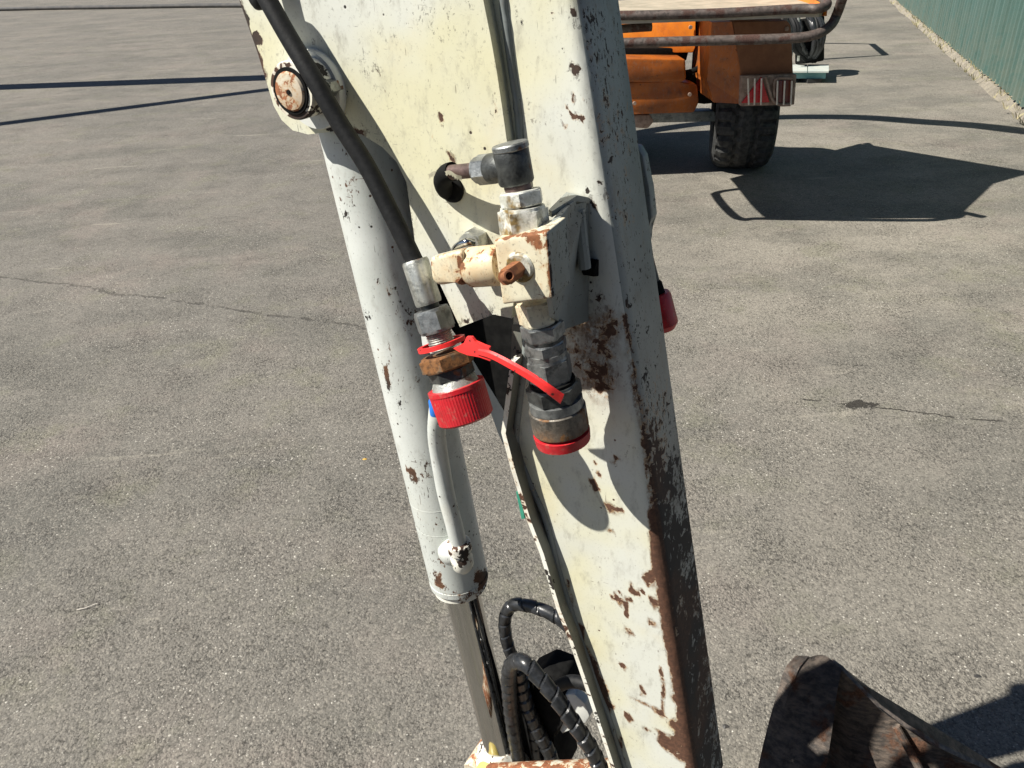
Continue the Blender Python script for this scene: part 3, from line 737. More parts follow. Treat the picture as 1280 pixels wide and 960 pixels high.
# upper nuts
def st(name, p, q, r, kind, mat, h=.046, h2=None, parent=None, ph=.3):
    a, b = A(*p, h), A(*q, h if h2 is None else h2); b_ = B()
    if kind == 'hex': hexnut(b_, a, b, rad(r, a), ph)
    else: cyl(b_, a, b, rad(r, a), 36, .06)
    return part(name, b_, mat, parent or block)
st('lower_hex', (653, 258), (657, 298), 32, 'hex', 'zincw', .050, .052, ph=.55)
st('upper_hex', (650, 238), (653, 257), 29.5, 'hex', 'zincw', .048, .049, ph=.1)
st('neck', (645, 228), (650, 241), 17, 'cyl', 'brown_steel', .047)
el = st('elbow', (638, 186), (646, 229), 23, 'cyl', 'dark_steel', .046)
st('elbow_cap', (637, 179), (639, 188), 23.6, 'cyl', 'steel', .046, parent=el)
st('elbow_arm', (640, 208), (612, 211), 19, 'cyl', 'dark_steel', .046, .044, parent=el)
st('elbow_hex', (622, 210), (596, 213), 19, 'hex', 'steel', .044, .043, parent=el, ph=.8)
a, b = A(600, 212, .043), A(560, 216, .036)
bm = B(); lathe(bm, a, b, [(0, rad(9.5, a)), (.7, rad(9.5, a)), (1, rad(10, a))], 28); part('hose_stub', bm, 'brown_steel', el)
# steel supply tube coming down the arm into the elbow is absent; grommet where the hose leaves the plate
grc = A(566, 236, TH)
bm = B(); tube(bm, [A(566, 214, .036), A(558, 217, .034), A(553, 226, .026), A(557, 237, .014), A(566, 241, .004)], rad(11, grc), 20, 8); part('hose_bend', bm, 'black', el)
bm = B(); lathe(bm, grc + NRM * .004, grc - NRM * .003, [(0, rad(12, grc)), (.3, rad(17, grc)), (1, rad(17, grc))], 28, mod=lambda a, t: 1 + .12 * mnoise.noise(Vector((cos(a) * 1.4, sin(a) * 1.4, 1)))); part('rubber_grommet', bm, 'black', el)
bm = B(); tp = [A(536, 221, .030), A(543, 217, .034), (A(553, 218, .040)), A(562, 216, .044), A(570, 221, .046), A(577, 223, .045)]
wv = Vector((0, 0, .0016)); vs_ = [(bm.verts.new(p + wv), bm.verts.new(p - wv * (1.2 if i % 2 else .5))) for i, p in enumerate(crom(tp, 5))]
for i in range(len(vs_) - 1): bm.faces.new((vs_[i][0], vs_[i][1], vs_[i + 1][1], vs_[i + 1][0]))
bmesh.ops.solidify(bm, geom=bm.faces[:], thickness=.0004); part('tape_scrap', bm, 'tape', el)
# below the block
st('outlet_hex', (668, 374), (675, 402), 26, 'hex', 'block', .046, .045, ph=.45)
cp = B(); ca, cb_ = A(676, 399, .045), A(703, 545, .044)
L_ = (cb_ - ca).length; pr = lambda px: rad(px, ca)
def tt(y): return (y - 399) / 161
coup = None
def seg_(name, y0, y1, r, kind, mat, par, r2=None, mod=None, ph=.2):
    a = ca + (cb_ - ca) * tt(y0); b = ca + (cb_ - ca) * tt(y1); b_ = B(); R = rad(r, a)
    if kind == 'hex': hexnut(b_, a, b, R, ph, .12)
    else:
        R2 = rad(r2 or r, b)
        lathe(b_, a, b, [(0, R * .94), (.05, R), (.95, R2), (1, R2 * .94)], 90 if mod else 44, mod=mod)
    return part(name, b_, mat, par)
coup = seg_('quick_coupler', 446, 480, 29, 'hex', 'steel', None)
seg_('collar', 403, 422, 28, 'hex', 'steel', coup, ph=.6)
seg_('groove_ring', 421, 427, 24, 'cyl', 'dark_steel', coup)
seg_('collar', 426, 441, 28, 'hex', 'steel', coup, ph=.2)
seg_('groove_ring', 440, 447, 25, 'cyl', 'steel', coup)
seg_('groove_ring', 479, 484, 29, 'cyl', 'black', coup)
seg_('sleeve_hex', 483, 505, 35, 'hex', 'dark_steel', coup, ph=.5)
seg_('sleeve_ring', 504, 517, 34, 'cyl', 'steel', coup)
sa, sb_ = ca + (cb_ - ca) * tt(517), ca + (cb_ - ca) * tt(549); bs = B(); Rs = rad(36, sa)
lathe(bs, sa, sb_, [(0, Rs * .95), (.04, Rs)] + [(k / 12, Rs) for k in range(1, 12)] + [(.97, Rs * .99), (1, Rs * .94)], 60)
sl = part('sleeve', bs, 'sleeve', coup)
wear(sl, lambda P: max(0, ((P - sa).dot((sb_ - sa).normalized()) / (sb_ - sa).length - .25)) * 1.25 * (.6 + .8 * mnoise.noise(P * 90)), EX)
kn = lambda a, t: 1 + (.011 if int(a / (2 * pi) * 90 + .5) % 2 else 0)
seg_('seal_gap', 546, 553, 31, 'cyl', 'red', coup)
seg_('dust_cap', 552, 567, 35.5, 'cyl', 'red', coup, 34, kn)

# ================================================================== LEFT HOSE + SECOND COUPLER
hp = [A(300, -60, .030), A(330, -8, .032), A(360, 45, .034), A(393, 100, .036), A(425, 155, .036), A(457, 205, .036), (A(483, 255, .038)), A(503, 295, .040), A(519, 328, .042)]
hp = [hp[0] + Vector((-.05, .0, .30))] + hp
bm = B(); tube(bm, hp, rad(11.8, hp[4]), 28, 12, rf=lambda L, a: 1 + .012 * mnoise.noise(Vector((L * 60, a * 2, 0))))
part('hydraulic_hose', bm, 'rubber')
fa, fb = A(518, 324, .042), A(584, 526, .060)
def hs(y): return .042 + (y - 324) / 202 * .018
def cx(y): return 518 + (y - 324) / 202 * 66
def st2(name, y0, y1, r, kind, mat, par, r2=None, mod=None, ph=.3, seg=44):
    a, b = A(cx(y0), y0, hs(y0)), A(cx(y1), y1, hs(y1)); b_ = B(); R = rad(r, a)
    if kind == 'hex': hexnut(b_, a, b, R, ph, .12)
    else:
        R2 = rad(r2 or r, b); lathe(b_, a, b, [(0, R * .93), (.06, R), (.94, R2), (1, R2 * .93)], seg, mod=mod)
    return part(name, b_, mat, par)
c2 = st2('hose_coupler', 386, 414, 25, 'hex', 'steel', None, ph=.75)
st2('ferrule', 325, 380, 17, 'cyl', 'zinc', c2, 17, mod=lambda a, t: 1 - .05 * (abs(sin(a * 4)) ** 6), seg=64)
st2('stem', 378, 388, 12, 'cyl', 'dark_steel', c2)
# threaded stub
a, b = A(cx(412), 412, hs(412)), A(cx(436), 436, hs(436)); bm = B(); R = rad(17, a); pr_ = []
for i in range(9): pr_ += [(i / 9, R * .90), (i / 9 + .055, R)]
pr_.append((1, R * .9)); lathe(bm, a, b, pr_, 32); part('thread', bm, 'zinc', c2)
st2('lock_nut', 441, 459, 36, 'hex', 'rusty_steel', c2, ph=.15)
st2('shoulder', 459, 473, 29, 'hex', 'dark_steel', c2, ph=.5)
st2('chrome_collar', 472, 484, 27, 'cyl', 'zinc', c2, 31)
kn2 = lambda a, t: 1 + (.018 if int(a / (2 * pi) * 120 + .5) % 2 else 0)
cap2 = st2('dust_cap', 484, 524, 35.5, 'cyl', 'red', c2, 34.5, kn2, seg=120)
st2('cap_rim', 481, 487, 36.5, 'cyl', 'red', c2)
bm = B(); q = A(543, 500, .030); cyl(bm, q, q + Vector((0, 0, -.014)), .005, 12); part('plug', bm, 'blue', c2)
# pale tab behind the thread
bm = plate([(524, 400), (536, 408), (548, 440), (538, 442), (528, 432)], .012, .015); part('tab_plate', bm, 'white', c2, smooth=False)

# red strap: ring round the thread, lozenge, long tail
zr = .0018
def flat(bm, pts, wds, up, th):
    rows = []
    for p, w_, u in zip(pts, wds, up):
        rows.append([bm.verts.new(p + u * w_), bm.verts.new(p - u * w_), ])
    fs = [bm.faces.new((rows[i][0], rows[i][1], rows[i + 1][1], rows[i + 1][0])) for i in range(len(rows) - 1)]
    bmesh.ops.solidify(bm, geom=fs, thickness=th)
rc = A(cx(428), 430, hs(429)); au, av = frame((A(cx(460), 460, hs(460)) - A(cx(400), 400, hs(400))))
rax = (A(cx(460), 460, hs(460)) - A(cx(400), 400, hs(400))).normalized()
bm = B(); Rr = rad(25, rc)
ringpts = [rc + (au * cos(t) + av * sin(t)) * Rr for t in [2 * pi * k / 40 for k in range(41)]]
rr = []
for k in range(40):
    t = 2 * pi * k / 40; o_ = (au * cos(t) + av * sin(t))
    rr.append([bm.verts.new(rc + o_ * (Rr + d1) + rax * d2) for d1, d2 in ((0, -.0016), (.0035, -.0016), (.0035, .0016), (0, .0016))])
for k in range(40):
    j = (k + 1) % 40
    for m_ in range(4): bm.faces.new((rr[k][m_], rr[k][(m_ + 1) % 4], rr[j][(m_ + 1) % 4], rr[j][m_]))
strap = part('cap_strap', bm, 'strap', c2)
bm = B(); loz = [(566, 436), (580, 430), (583, 421), (590, 421), (594, 428), (612, 434), (611, 440), (618, 446), (612, 452), (600, 446), (592, 446), (584, 444), (574, 440)]
sh = .080
pts = [A(x, y, sh - .012 + (x - 560) * .00018) for x, y in loz]; hull2(bm, pts, [p - NRM * .0022 for p in pts]); bevel(bm, .0005, 2); part('strap_knot', bm, 'strap', strap)
bm = B(); sp = [A(598, 439, .0745), A(615, 444, .078), A(640, 457, .080), A(665, 472, .080), A(685, 486, .079), A(703, 499, .074)]
SP = crom(sp, 6); dn = (A(640, 464, .08) - A(644, 452, .08)).normalized()
rows = []
for i, p in enumerate(SP):
    w_ = rad(5.2 + 3.2 * i / len(SP), p); rows.append([bm.verts.new(p + dn * w_ + NRM * 0), bm.verts.new(p + dn * w_ * .6 + NRM * .0016), bm.verts.new(p - dn * w_ * .6 + NRM * .0016), bm.verts.new(p - dn * w_), bm.verts.new(p - NRM * .0012)])
for i in range(len(rows) - 1):
    for m_ in range(5): bm.faces.new((rows[i][m_], rows[i][(m_ + 1) % 5], rows[i + 1][(m_ + 1) % 5], rows[i + 1][m_]))
bm.faces.new(rows[0]); bm.faces.new(rows[-1]); part('strap_tail', bm, 'strap', strap)

# ================================================================== REAR SIDE FITTING + TAB
a, b = A(815, 352, -.092), A(831, 412, -.092)
bm = B(); R = rad(19, a); lathe(bm, a + (b - a) * .25, b, [(0, R * .9), (.1, R), (.85, R), (1, R * .7)], 36); rf_ = part('rear_coupler', bm, 'red')
bm = B(); lathe(bm, a, a + (b - a) * .26, [(0, R * .5), (.2, R * .62), (1, R * .66)], 24); part('rear_collar', bm, 'black', rf_)
bm = B(); lathe(bm, a - (b - a) * .9, a, [(0, R * .5), (1, R * .5)], 24); part('rear_stem', bm, 'dark_steel', rf_)
tabp = [(775, 180), (797, 184), (804, 196), (811, 235), (816, 272), (809, 284), (810, 300), (806, 312), (790, 315)]
pts = [A(x, y, -.064) for x, y in tabp]; bm = B(); hull2(bm, pts, [p - NRM * .010 for p in pts]); bevel(bm, .0012, 2); part('rear_tab', bm, 'side', arm)

# ================================================================== SPIRAL-WRAPPED HOSES (foot)
def wrap_rf(pitch, depth):
    def f(L, a):
        t = ((L / pitch) - a / (2 * pi)) % 1.0
        return 1 + depth * (1 - t) if t > .12 else 1 - depth * .8
    return f
def hose(name, px, r, pitch=.016, depth=.14, h=-.03, n=34, mat='wrap'):
    pts = [A(p[0], p[1], p[2] if len(p) > 2 else h) for p in px]
    bm = B(); tube(bm, pts, rad(r, pts[len(pts) // 2]), 22, n, rf=wrap_rf(pitch, depth) if depth else None)
    return part(name, bm, mat, angle=28)
hose('wrapped_hose', [(735, 812), (712, 784), (686, 766), (660, 757), (640, 757), (631, 775), (634, 803), (643, 828), (652, 858), (664, 900), (672, 950), (675, 1000)], 7.6, .018, .10, -.045)
hose('wrapped_hose', [(650, 960, -.03), (640, 900, -.025), (636, 850, -.015), (641, 829, -.010), (655, 828, .000), (672, 845, .004), (694, 871, .008), (716, 902, .010), (738, 935, .008), (752, 965, .004), (765, 1010, .0)], 9.6, .017, .17, 0)
hose('wrapped_hose', [(648, 835, -.03), (655, 870, -.035), (668, 905, -.04), (690, 950, -.045), (700, 1010, -.05)], 8.5, .017, .15, -.03)
hose('bypass_hose', [(690, 862), (708, 853), (725, 853), (745, 862), (765, 880)], 8.5, .02, 0, -.03, mat='rubber')
bm = B(); pts = [A(x, y, -.050) for x, y in [(650, 858), (672, 848), (697, 858), (708, 880), (703, 905), (696, 920), (688, 925), (696, 945), (702, 975), (640, 975), (645, 930), (634, 905), (640, 880)]]
hull2(bm, pts, [p - NRM * .05 for p in pts]); bevel(bm, .004, 2); link_ = part('bucket_link', bm, 'black')
bm = B(); pts = [A(x, y, -.055) for x, y in [(700, 868), (718, 868), (731, 880), (737, 896), (732, 905), (722, 906), (714, 912), (703, 918), (694, 905)]]
hull2(bm, pts, [p - NRM * .012 for p in pts]); bevel(bm, .002, 2); part('pale_lug', bm, 'white', link_)
bm = B(); pts = [A(x, y, -.062) for x, y in [(628, 880), (648, 882), (660, 900), (652, 915), (636, 918), (630, 905)]]
hull2(bm, pts, [p - NRM * .03 for p in pts]); bevel(bm, .002, 2); part('yellow_lug', bm, 'yellow', link_)
# a strip of green tape on the lip
bm = B(); pts = [A(x, y, -.003) for x, y in [(645, 615), (649, 614), (656, 648), (652, 649)]]; hull2(bm, pts, [p - NRM * .006 for p in pts]); part('tape_strip', bm, 'seal', arm)

# ================================================================== BUCKET lying on the ground
def bucket():
    base = G(1120, 960)
    root = thing('excavator_bucket', Vector((base.x, base.y, 0)), 'rust-brown steel digging bucket lying on the asphalt at the lower right', 'bucket')
    # far cheek: rim curve falls to the right
    rim = [(1040, 828, .235), (1054, 838, .232), (1075, 862, .222), (1100, 888, .205), (1135, 912, .185), (1170, 933, .165), (1210, 952, .140), (1260, 974, .11), (1320, 1000, .07)]
    top = [G(x, y, h) for x, y, h in rim]
    foot = [Vector((p.x, p.y, .004)) for p in top]
    # the plate stands upright
    nn = (top[-1] - top[0]); nn = Vector((-nn.y, nn.x, 0)).normalized()
    if nn.y > 0: nn = -nn
    bm = B(); t_ = .009
    f = top + list(reversed(foot)); hull2(bm, f, [p - nn * t_ for p in f]); bevel(bm, .0015, 2, [e for e in bm.edges if min(v.co.z for v in e.verts) > .03])
    for i in range(2): pass
    obj('cheek_plate', bm, 'bucket', root, angle=25)
    # curved shell: inner sheet seen to the left of the cheek
    sec = [(1052, 836, .236), (1046, 868, .215), (1042, 900, .19), (1036, 940, .165), (1030, 975, .14), (1022, 1030, .10)]
    A1 = [G(x, y, h) for x, y, h in sec]
    out = [(1008, 822, .236), (995, 838, .232), (987, 862, .21), (976, 900, .175), (966, 940, .14), (958, 980, .11), (950, 1040, .07)]
    mid = [(1030, 819, .240), (1020, 845, .226), (1014, 880, .200), (1006, 920, .17), (1000, 955, .145), (990, 1000, .11)]
    m_ = [G(x, y, h) for x, y, h in mid]; o_ = [G(x, y, h) for x, y, h in out[:6]]
    bm = B(); down = Vector((.0, .018, -.010)); sb = 6
    def grid(rows, back):
        R_ = []
        for row in zip(*rows):
            fr = crom(list(row), 6); R_.append([bm.verts.new(p + back) for p in fr])
        for i in range(len(R_) - 1):
            for j in range(len(R_[0]) - 1): bm.faces.new((R_[i][j], R_[i][j + 1], R_[i + 1][j + 1], R_[i + 1][j]))
    rows = [crom(A1, 5), crom(m_, 5), crom(o_, 5)]
    grid(rows, Vector((0, 0, 0)))
    bmesh.ops.solidify(bm, geom=bm.faces[:], thickness=.016)
    bmesh.ops.recalc_face_normals(bm, faces=bm.faces)
    obj('shell_plate', bm, 'bucket', root, angle=50)
    # outer wear edge, thick, on the left, down to the ground
    bm = B(); o2 = crom([G(x, y, h) for x, y, h in out], 5)
    rws = [[p + Vector((.004, 0, .003)) for p in o2], [p + Vector((-.012, .010, -.006)) for p in o2], [Vector((p.x - .004, p.y + .02, max(.003, p.z - .12))) for p in o2], [Vector((p.x + .02, p.y + .02, .003)) for p in o2]]
    vv = [[bm.verts.new(p) for p in r] for r in rws]
    for i in range(len(vv) - 1):
        for j in range(len(vv[0]) - 1): bm.faces.new((vv[i][j], vv[i][j + 1], vv[i + 1][j + 1], vv[i + 1][j]))
    bmesh.ops.solidify(bm, geom=bm.faces[:], thickness=.008)
    obj('wear_edge', bm, 'bucket', root, angle=50)
    # near cheek below the picture closes the bucket
    bm = B(); q = [G(1022, 1030, .10), G(1200, 1080, .09), G(1330, 1010, .07), G(1330, 1012, .004), G(1022, 1034, .004)]
    hull2(bm, q, [p - Vector((0, .009, 0)) for p in q]); obj('cheek_plate', bm, 'bucket', root, angle=25)
    # rib on the cheek
    bm = B(); rp = [G(1120, 905, .16) - nn * -.004, G(1150, 960, .10) - nn * -.004, G(1170, 1000, .05) - nn * -.004]
    tube(bm, rp, .006, 10); obj('stiffening_rib', bm, 'bucket', root)
bucket()

# ================================================================== BOOM LIFT (towable platform) behind
def lift():
    c = G(925, 215); root = thing('boom_lift_trailer', Vector((c.x, c.y, 0)), 'orange towable platform lift with brown tube rail and one big rear tyre', 'trailer')
    def add(name, bm, mat, par=None, **k): return obj(name, bm, mat, par or root, **k)
    # basket deck
    hd = .91
    nr, nl = G(1031, 10, hd), Vector((.435, 3.335, hd)); fr = Vector((1.40, 4.62, hd)); fl = Vector((.45, 4.02, hd))
    deck = [nl, nl + (nr - nl) * .93, nr + Vector((-.02, .0, 0)), nr + Vector((.02, .05, 0)), fr, fl]
    bm = B(); hull2(bm, [p + Vector((0, 0, -.004)) for p in deck], [p - Vector((0, 0, .03)) for p in deck]); dk = add('deck', bm, 'deck', smooth=False)
    # rim tube of the deck, rounded corner
    rt = [fl, nl + Vector((-.01, .10, 0)), nl + Vector((.05, 0, 0)), nl * .5 + nr * .5 + Vector((0, 0, -.004)), nl * .12 + nr * .88, nr + Vector((-.035, -.01, 0)), nr + Vector((.012, .02, .006)), nr + Vector((.028, .085, .02)), nr + Vector((.05, .3, .03)), fr + Vector((0, 0, .03))]
    bm = B(); tube(bm, rt, .0175, 16, 8); add('rim_tube', bm, 'railp', dk)
    # invented side skirt of the basket, shaped so its shadow fills the yard patch
    sk = [nr + Vector((.02, .02, -.03)), nr + Vector((.03, .06, .03)), nr + Vector((.10, .40, .36)), nr + Vector((.13, .50, .66)), Vector((1.41, 4.60, hd + .0)), Vector((1.40, 4.60, hd - .03))]
    bm = B(); hull2(bm, sk, [p + Vector((-.012, 0, 0)) for p in sk]); add('shadow_skirt', bm, 'orange', dk, smooth=False)
    # lower guard bar, bends up at the right
    S_ = SUN / SUN.z
    g_ = [Vector((.72, 3.86, .81)), Vector((.60, 3.85, .81)), Vector((.40, 3.80, .81)), Vector((.362, 3.70, .81)), Vector((.365, 3.42, .81)), Vector((.40, 3.345, .81)), G(765, 54, .81),
          G(880, 51, .81), G(985, 48, .81), G(1020, 43, .82), G(1038, 32, .845), G(1046, 18, .88), G(1053, -2, .94), G(1055, -9, .96)]
    bm = B(); tube(bm, g_, .0185, 18, 10); add('guard_bar', bm, 'railp')
    # guessed boom above the picture, placed so its shadow crosses the yard
    hr = 1.75
    S_ = SUN / SUN.z
    gp = [(960, 147), (1010, 146), (1080, 147), (1150, 152), (1220, 157), (1290, 165), (1400, 176)]
    bm = B(); tube(bm, [G(x, y) + S_ * hr for x, y in gp], .075, 14, 6); tr_ = add('unseen_lift_boom', bm, 'orange')
    e = G(960, 147) + S_ * hr
    bm = B(); tube(bm, [e, Vector((e.x - .1, e.y, 1.2)), Vector((e.x - .05, e.y - .1, .6))], .07, 12, 6); add('boom_post', bm, 'orange', tr_)
    # orange body panels: seen between the bars
    YB = 4.35; YM = 4.02
    def slab(name, px, y0, y1, mat, par=None, bev=.006):
        f = [Y(x, y, y0) for x, y in px]; b_ = [Vector((p.x, p.y + (y1 - y0), p.z)) for p in f]
        bm = B(); hull2(bm, f, b_); bevel(bm, bev, 2); return add(name, bm, mat, par, angle=30)
    bpx = [(690, 17), (870, 13), (869, 60), (866, 66), (690, 66)]
    f = [Y(x, y, YB + (870 - x) * .0022) for x, y in bpx]
    bm = B(); hull2(bm, f, [p + Vector((.05, .26, 0)) for p in f]); bevel(bm, .006, 2); body = add('body', bm, 'orange', None, angle=30)
    slab('body_step', [(700, 72), (857, 74), (858, 100), (852, 103), (700, 104)], YB - .10, YB + .30, 'orange_w', body, .012)
    slab('body_lower', [(700, 104), (848, 102), (872, 106), (874, 128), (868, 141), (790, 143), (700, 142)], YB - .08, YB + .26, 'orange_w', body, .012)
    slab('body_recess', [(700, 60), (862, 60), (858, 76), (700, 76)], YB + .06, YB + .25, 'black', body)
    slab('axle', [(700, 142), (893, 139), (896, 152), (700, 156)], YB + .10, YB + .20, 'greymetal', body)
    slab('axle_lump', [(786, 144), (812, 143), (818, 152), (810, 161), (795, 160), (787, 154)], YB - .02, YB + .08, 'worn', body, .01)
    for (x, y, yy) in ((863, 34, YB), (793, 129, YB - .09), (862, 118, YB - .09), (983, 36, YM - .002)):
        q = Y(x, y, yy); bm = B(); cyl(bm, q, q + Vector((0, -.008, 0)), .010, 12); add('bolt', bm, 'worn', body)
    slab('hinge_arm', [(852, 104), (866, 92), (880, 106), (900, 112), (905, 128), (880, 130), (856, 128)], YB + .05, YB + .16, 'black', body)
    slab('chassis', [(690, 66), (852, 66), (852, 150), (690, 150)], YB + .30, YB + .9, 'black', body)
    bm = B(); hh = [Y(850, 92, YB), Y(868, 88, YB), Y(884, 76, YB)]; tube(bm, hh, .014, 10, 5); add('cable', bm, 'black', body)
    # mudguard over the tyre
    YM = 4.02
    mg = slab('mudguard', [(916, 27), (985, 26), (989, 32), (992, 94), (926, 95)], YM, YM + .42, 'brown', None, .008)
    f = [Y(890, 28, YM + .06), Y(915, 27, YM + .004), Y(927, 95, YM + .002), Y(930, 130, YM), Y(892, 128, YM + .05), Y(884, 100, YM + .08)]
    bm = B(); hull2(bm, f, [p + Vector((.012, .40, .0)) for p in f]); add('mudguard_side', bm, 'orange_w', mg, smooth=False)
    f = [Y(881, 56, YM + .16), Y(893, 36, YM + .10), Y(890, 126, YM + .10), Y(878, 118, YM + .2)]
    bm = B(); hull2(bm, f, [p + Vector((.01, .2, 0)) for p in f]); add('mudguard_flap', bm, 'orange_w', mg, smooth=False)
    # lamp cluster
    lc = slab('lamp_bracket', [(927, 95), (996, 93), (993, 131), (926, 133)], YM - .03, YM + .02, 'worn', None, .004)
    def lens(name, px, mat):
        slab(name, px, YM - .042, YM - .031, mat, lc, .002)
    lens('triangle_reflector', [(927, 129), (952, 96), (962, 128)], 'lens_red')
    lens('tail_lens', [(971, 101), (992, 100), (990, 128), (969, 129)], 'lens_dark')
    bm = B(); tube(bm, [Y(957, 96, YM - .045), Y(961, 110, YM - .045), Y(966, 125, YM - .045), Y(975, 131, YM - .045), Y(988, 131, YM - .045)], .007, 10, 5); add('lens_frame', bm, 'worn', lc)
    bm = B(); tube(bm, [Y(968, 122, YM - .046), Y(968, 104, YM - .046), Y(973, 98, YM - .046), Y(990, 98, YM - .046)], .006, 10, 5); add('lens_frame', bm, 'worn', lc)
    for xt, xb in ((935, 936), (943.5, 943), (952, 951), (972, 971), (981, 979.5), (990, 988.5)):
        bm = B(); tube(bm, [Y(xt, 98 if xt < 960 else 101, YM - .056), Y(xb, 131, YM - .056)], .0042, 8, smooth=False); add('guard_wire', bm, 'bar', lc)
    # tyre
    tc = G(925, 214); R = .30; Wd = .148
    yaw = radians(-12)
    axd = Vector((cos(yaw), sin(yaw), 0)); ctr = Vector((tc.x + .022, tc.y + .12, R - .004))
    bm = B(); prof = [(-Wd, R * .55), (-Wd * 1.08, R * .66), (-Wd * 1.1, R * .82), (-Wd * .98, R * .93), (-Wd * .80, R * .985), (-Wd * .3, R), (Wd * .3, R), (Wd * .80, R * .985), (Wd * .98, R * .93), (Wd * 1.1, R * .82), (Wd * 1.08, R * .66), (Wd, R * .55)]
    n = 96; L = 2 * Wd * 1.1; rings = []
    pr2 = []
    for i in range(len(prof) - 1):
        for k in range(4): pr2.append((prof[i][0] + (prof[i + 1][0] - prof[i][0]) * k / 4, prof[i][1] + (prof[i + 1][1] - prof[i][1]) * k / 4))
    pr2.append(prof[-1]); u, v = frame(axd)
    for (o_, r_) in pr2:
        ring = []
        for i in range(n):
            a = 2 * pi * i / n; rr_ = r_
            if r_ > R * .92:
                g_w = abs(o_) / Wd; zig = .06 * sin(a * 24)
                if abs(g_w - .33 - zig) < .08 : rr_ -= .016
                if g_w > .50 and i % 4 in (0,): rr_ -= .022
            ring.append(bm.verts.new(ctr + axd * o_ + (u * cos(a) + v * sin(a)) * rr_))
        rings.append(ring)
    for k in range(len(rings) - 1):
        for i in range(n): bm.faces.new((rings[k][i], rings[k][(i + 1) % n], rings[k + 1][(i + 1) % n], rings[k + 1][i]))
    wheel = add('wheel', bm, 'tyre', None, angle=25)
    bm = B(); lathe(bm, ctr - axd * Wd * .7, ctr + axd * Wd * .7, [(0, R * .1), (0, R * .50), (.1, R * .57), (.9, R * .57), (1, R * .5), (1, R * .1)], 40); add('rim', bm, 'greymetal', wheel)
    # far wheel, left of the chassis and hidden by the arm; keeps the trailer standing
    bm = B(); c2_ = ctr - Vector((1.25, -.1, 0)); lathe(bm, c2_ - axd * Wd, c2_ + axd * Wd, [(0, R * .5), (.0, R * .9), (.1, R), (.9, R), (1, R * .9), (1, R * .5)], 40); add('wheel', bm, 'tyre')
lift()

# ================================================================== MACHINE + BOARD behind the lift
def engine():
    b = G(1010, 97); root = thing('board', Vector((b.x, b.y, 0)), 'pale turquoise board with white top lying low behind the orange lift', 'board')
    hz = .10
    f = [G(940, 80, hz), G(1006, 80, hz), G(1006, 90, hz), G(940, 92, hz)]
    for (xa, xb_) in ((930, 1009), (1010, 1036)):
        p = [G(xa, 80.5, hz), G(xb_, 80.5, hz), G(xb_ , 89, hz), G(xa, 89, hz)]
        bm = B(); hull2(bm, p, [q - Vector((0, 0, .012)) for q in p]); obj('plank', bm, 'board', root, smooth=False)
    p = [G(930, 82, hz - .014), G(1034, 82, hz - .014), G(1033, 89.6, hz - .014), G(930, 89.6, hz - .014)]
    bm = B(); hull2(bm, p, [q - Vector((0, 0, .055)) for q in p]); obj('side_board', bm, 'teal', root, smooth=False)
    for x in (950, 1015):
        q = G(x, 86, hz); bm = B(); box(bm, Vector((q.x, q.y, .016)), .12, .2, .03); obj('foot', bm, 'steelpipe', root, smooth=False)
    # hose reel / machine standing behind on the board
    m0 = G(985, 84, hz); rt_ = thing('hose_machine', Vector((m0.x, m0.y, hz)), 'grey machine hung with black hoses standing on the turquoise board', 'machine')
    yy = m0.y + .12
    def slab(name, px, y0, dy, mat, par=None, bev=.01):
        f_ = [Y(x, y, y0) for x, y in px]; bm = B(); hull2(bm, f_, [q + Vector((0, dy, 0)) for q in f_]); bevel(bm, bev, 2); return obj(name, bm, mat, par or rt_, angle=30)
    bd = slab('casing', [(924, 19), (985, 17), (994, 24), (995, 48), (990, 76), (935, 78)], yy, .35, 'greymetal')
    q = Y(962, 24, yy); bm = B(); lathe(bm, q, q + Vector((0, -.04, 0)), [(0, .13), (.3, .14), (1, .14), (1, .10), (.4, .09)], 32); obj('fan_ring', bm, 'steelpipe', rt_)
    bm = B(); cyl(bm, Y(1012, 22, yy + .05), Y(1012, 78, yy), .12, 24); obj('drum', bm, 'black', rt_)
    rnd = random.Random(3)
    for k in range(9):
        x0 = 1000 + rnd.uniform(-8, 26); pts = [Y(x0 - 6, 12 + rnd.uniform(0, 8), yy - .05), Y(x0 + rnd.uniform(-3, 5), 35, yy - .14), Y(x0 + rnd.uniform(-6, 8), 58, yy - .15), Y(1004 + rnd.uniform(0, 18), 76, yy - .08)]
        bm = B(); tube(bm, pts, .022, 10, 8, rf=wrap_rf(.05, .2) if k % 3 == 0 else None); obj('hose', bm, 'rubber' if k % 2 else 'wrap', rt_)
    bm = B(); tube(bm, [Y(998, 18, yy - .12), Y(999, 50, yy - .14), Y(998, 76, yy - .12)], .012, 10, 5); obj('chrome_pipe', bm, 'zinc', rt_)
    # tubular frame above (seen by its shadow)
    S_ = SUN / SUN.z; hh = .75
    fp = [(1030, 54), (1090, 55), (1107, 69), (1060, 72), (1030, 74)]
    pts = [G(x, y) + S_ * hh for x, y in fp]
    bm = B(); tube(bm, pts, .030, 12, smooth=False); obj('top_frame', bm, 'steelpipe', rt_)
engine()

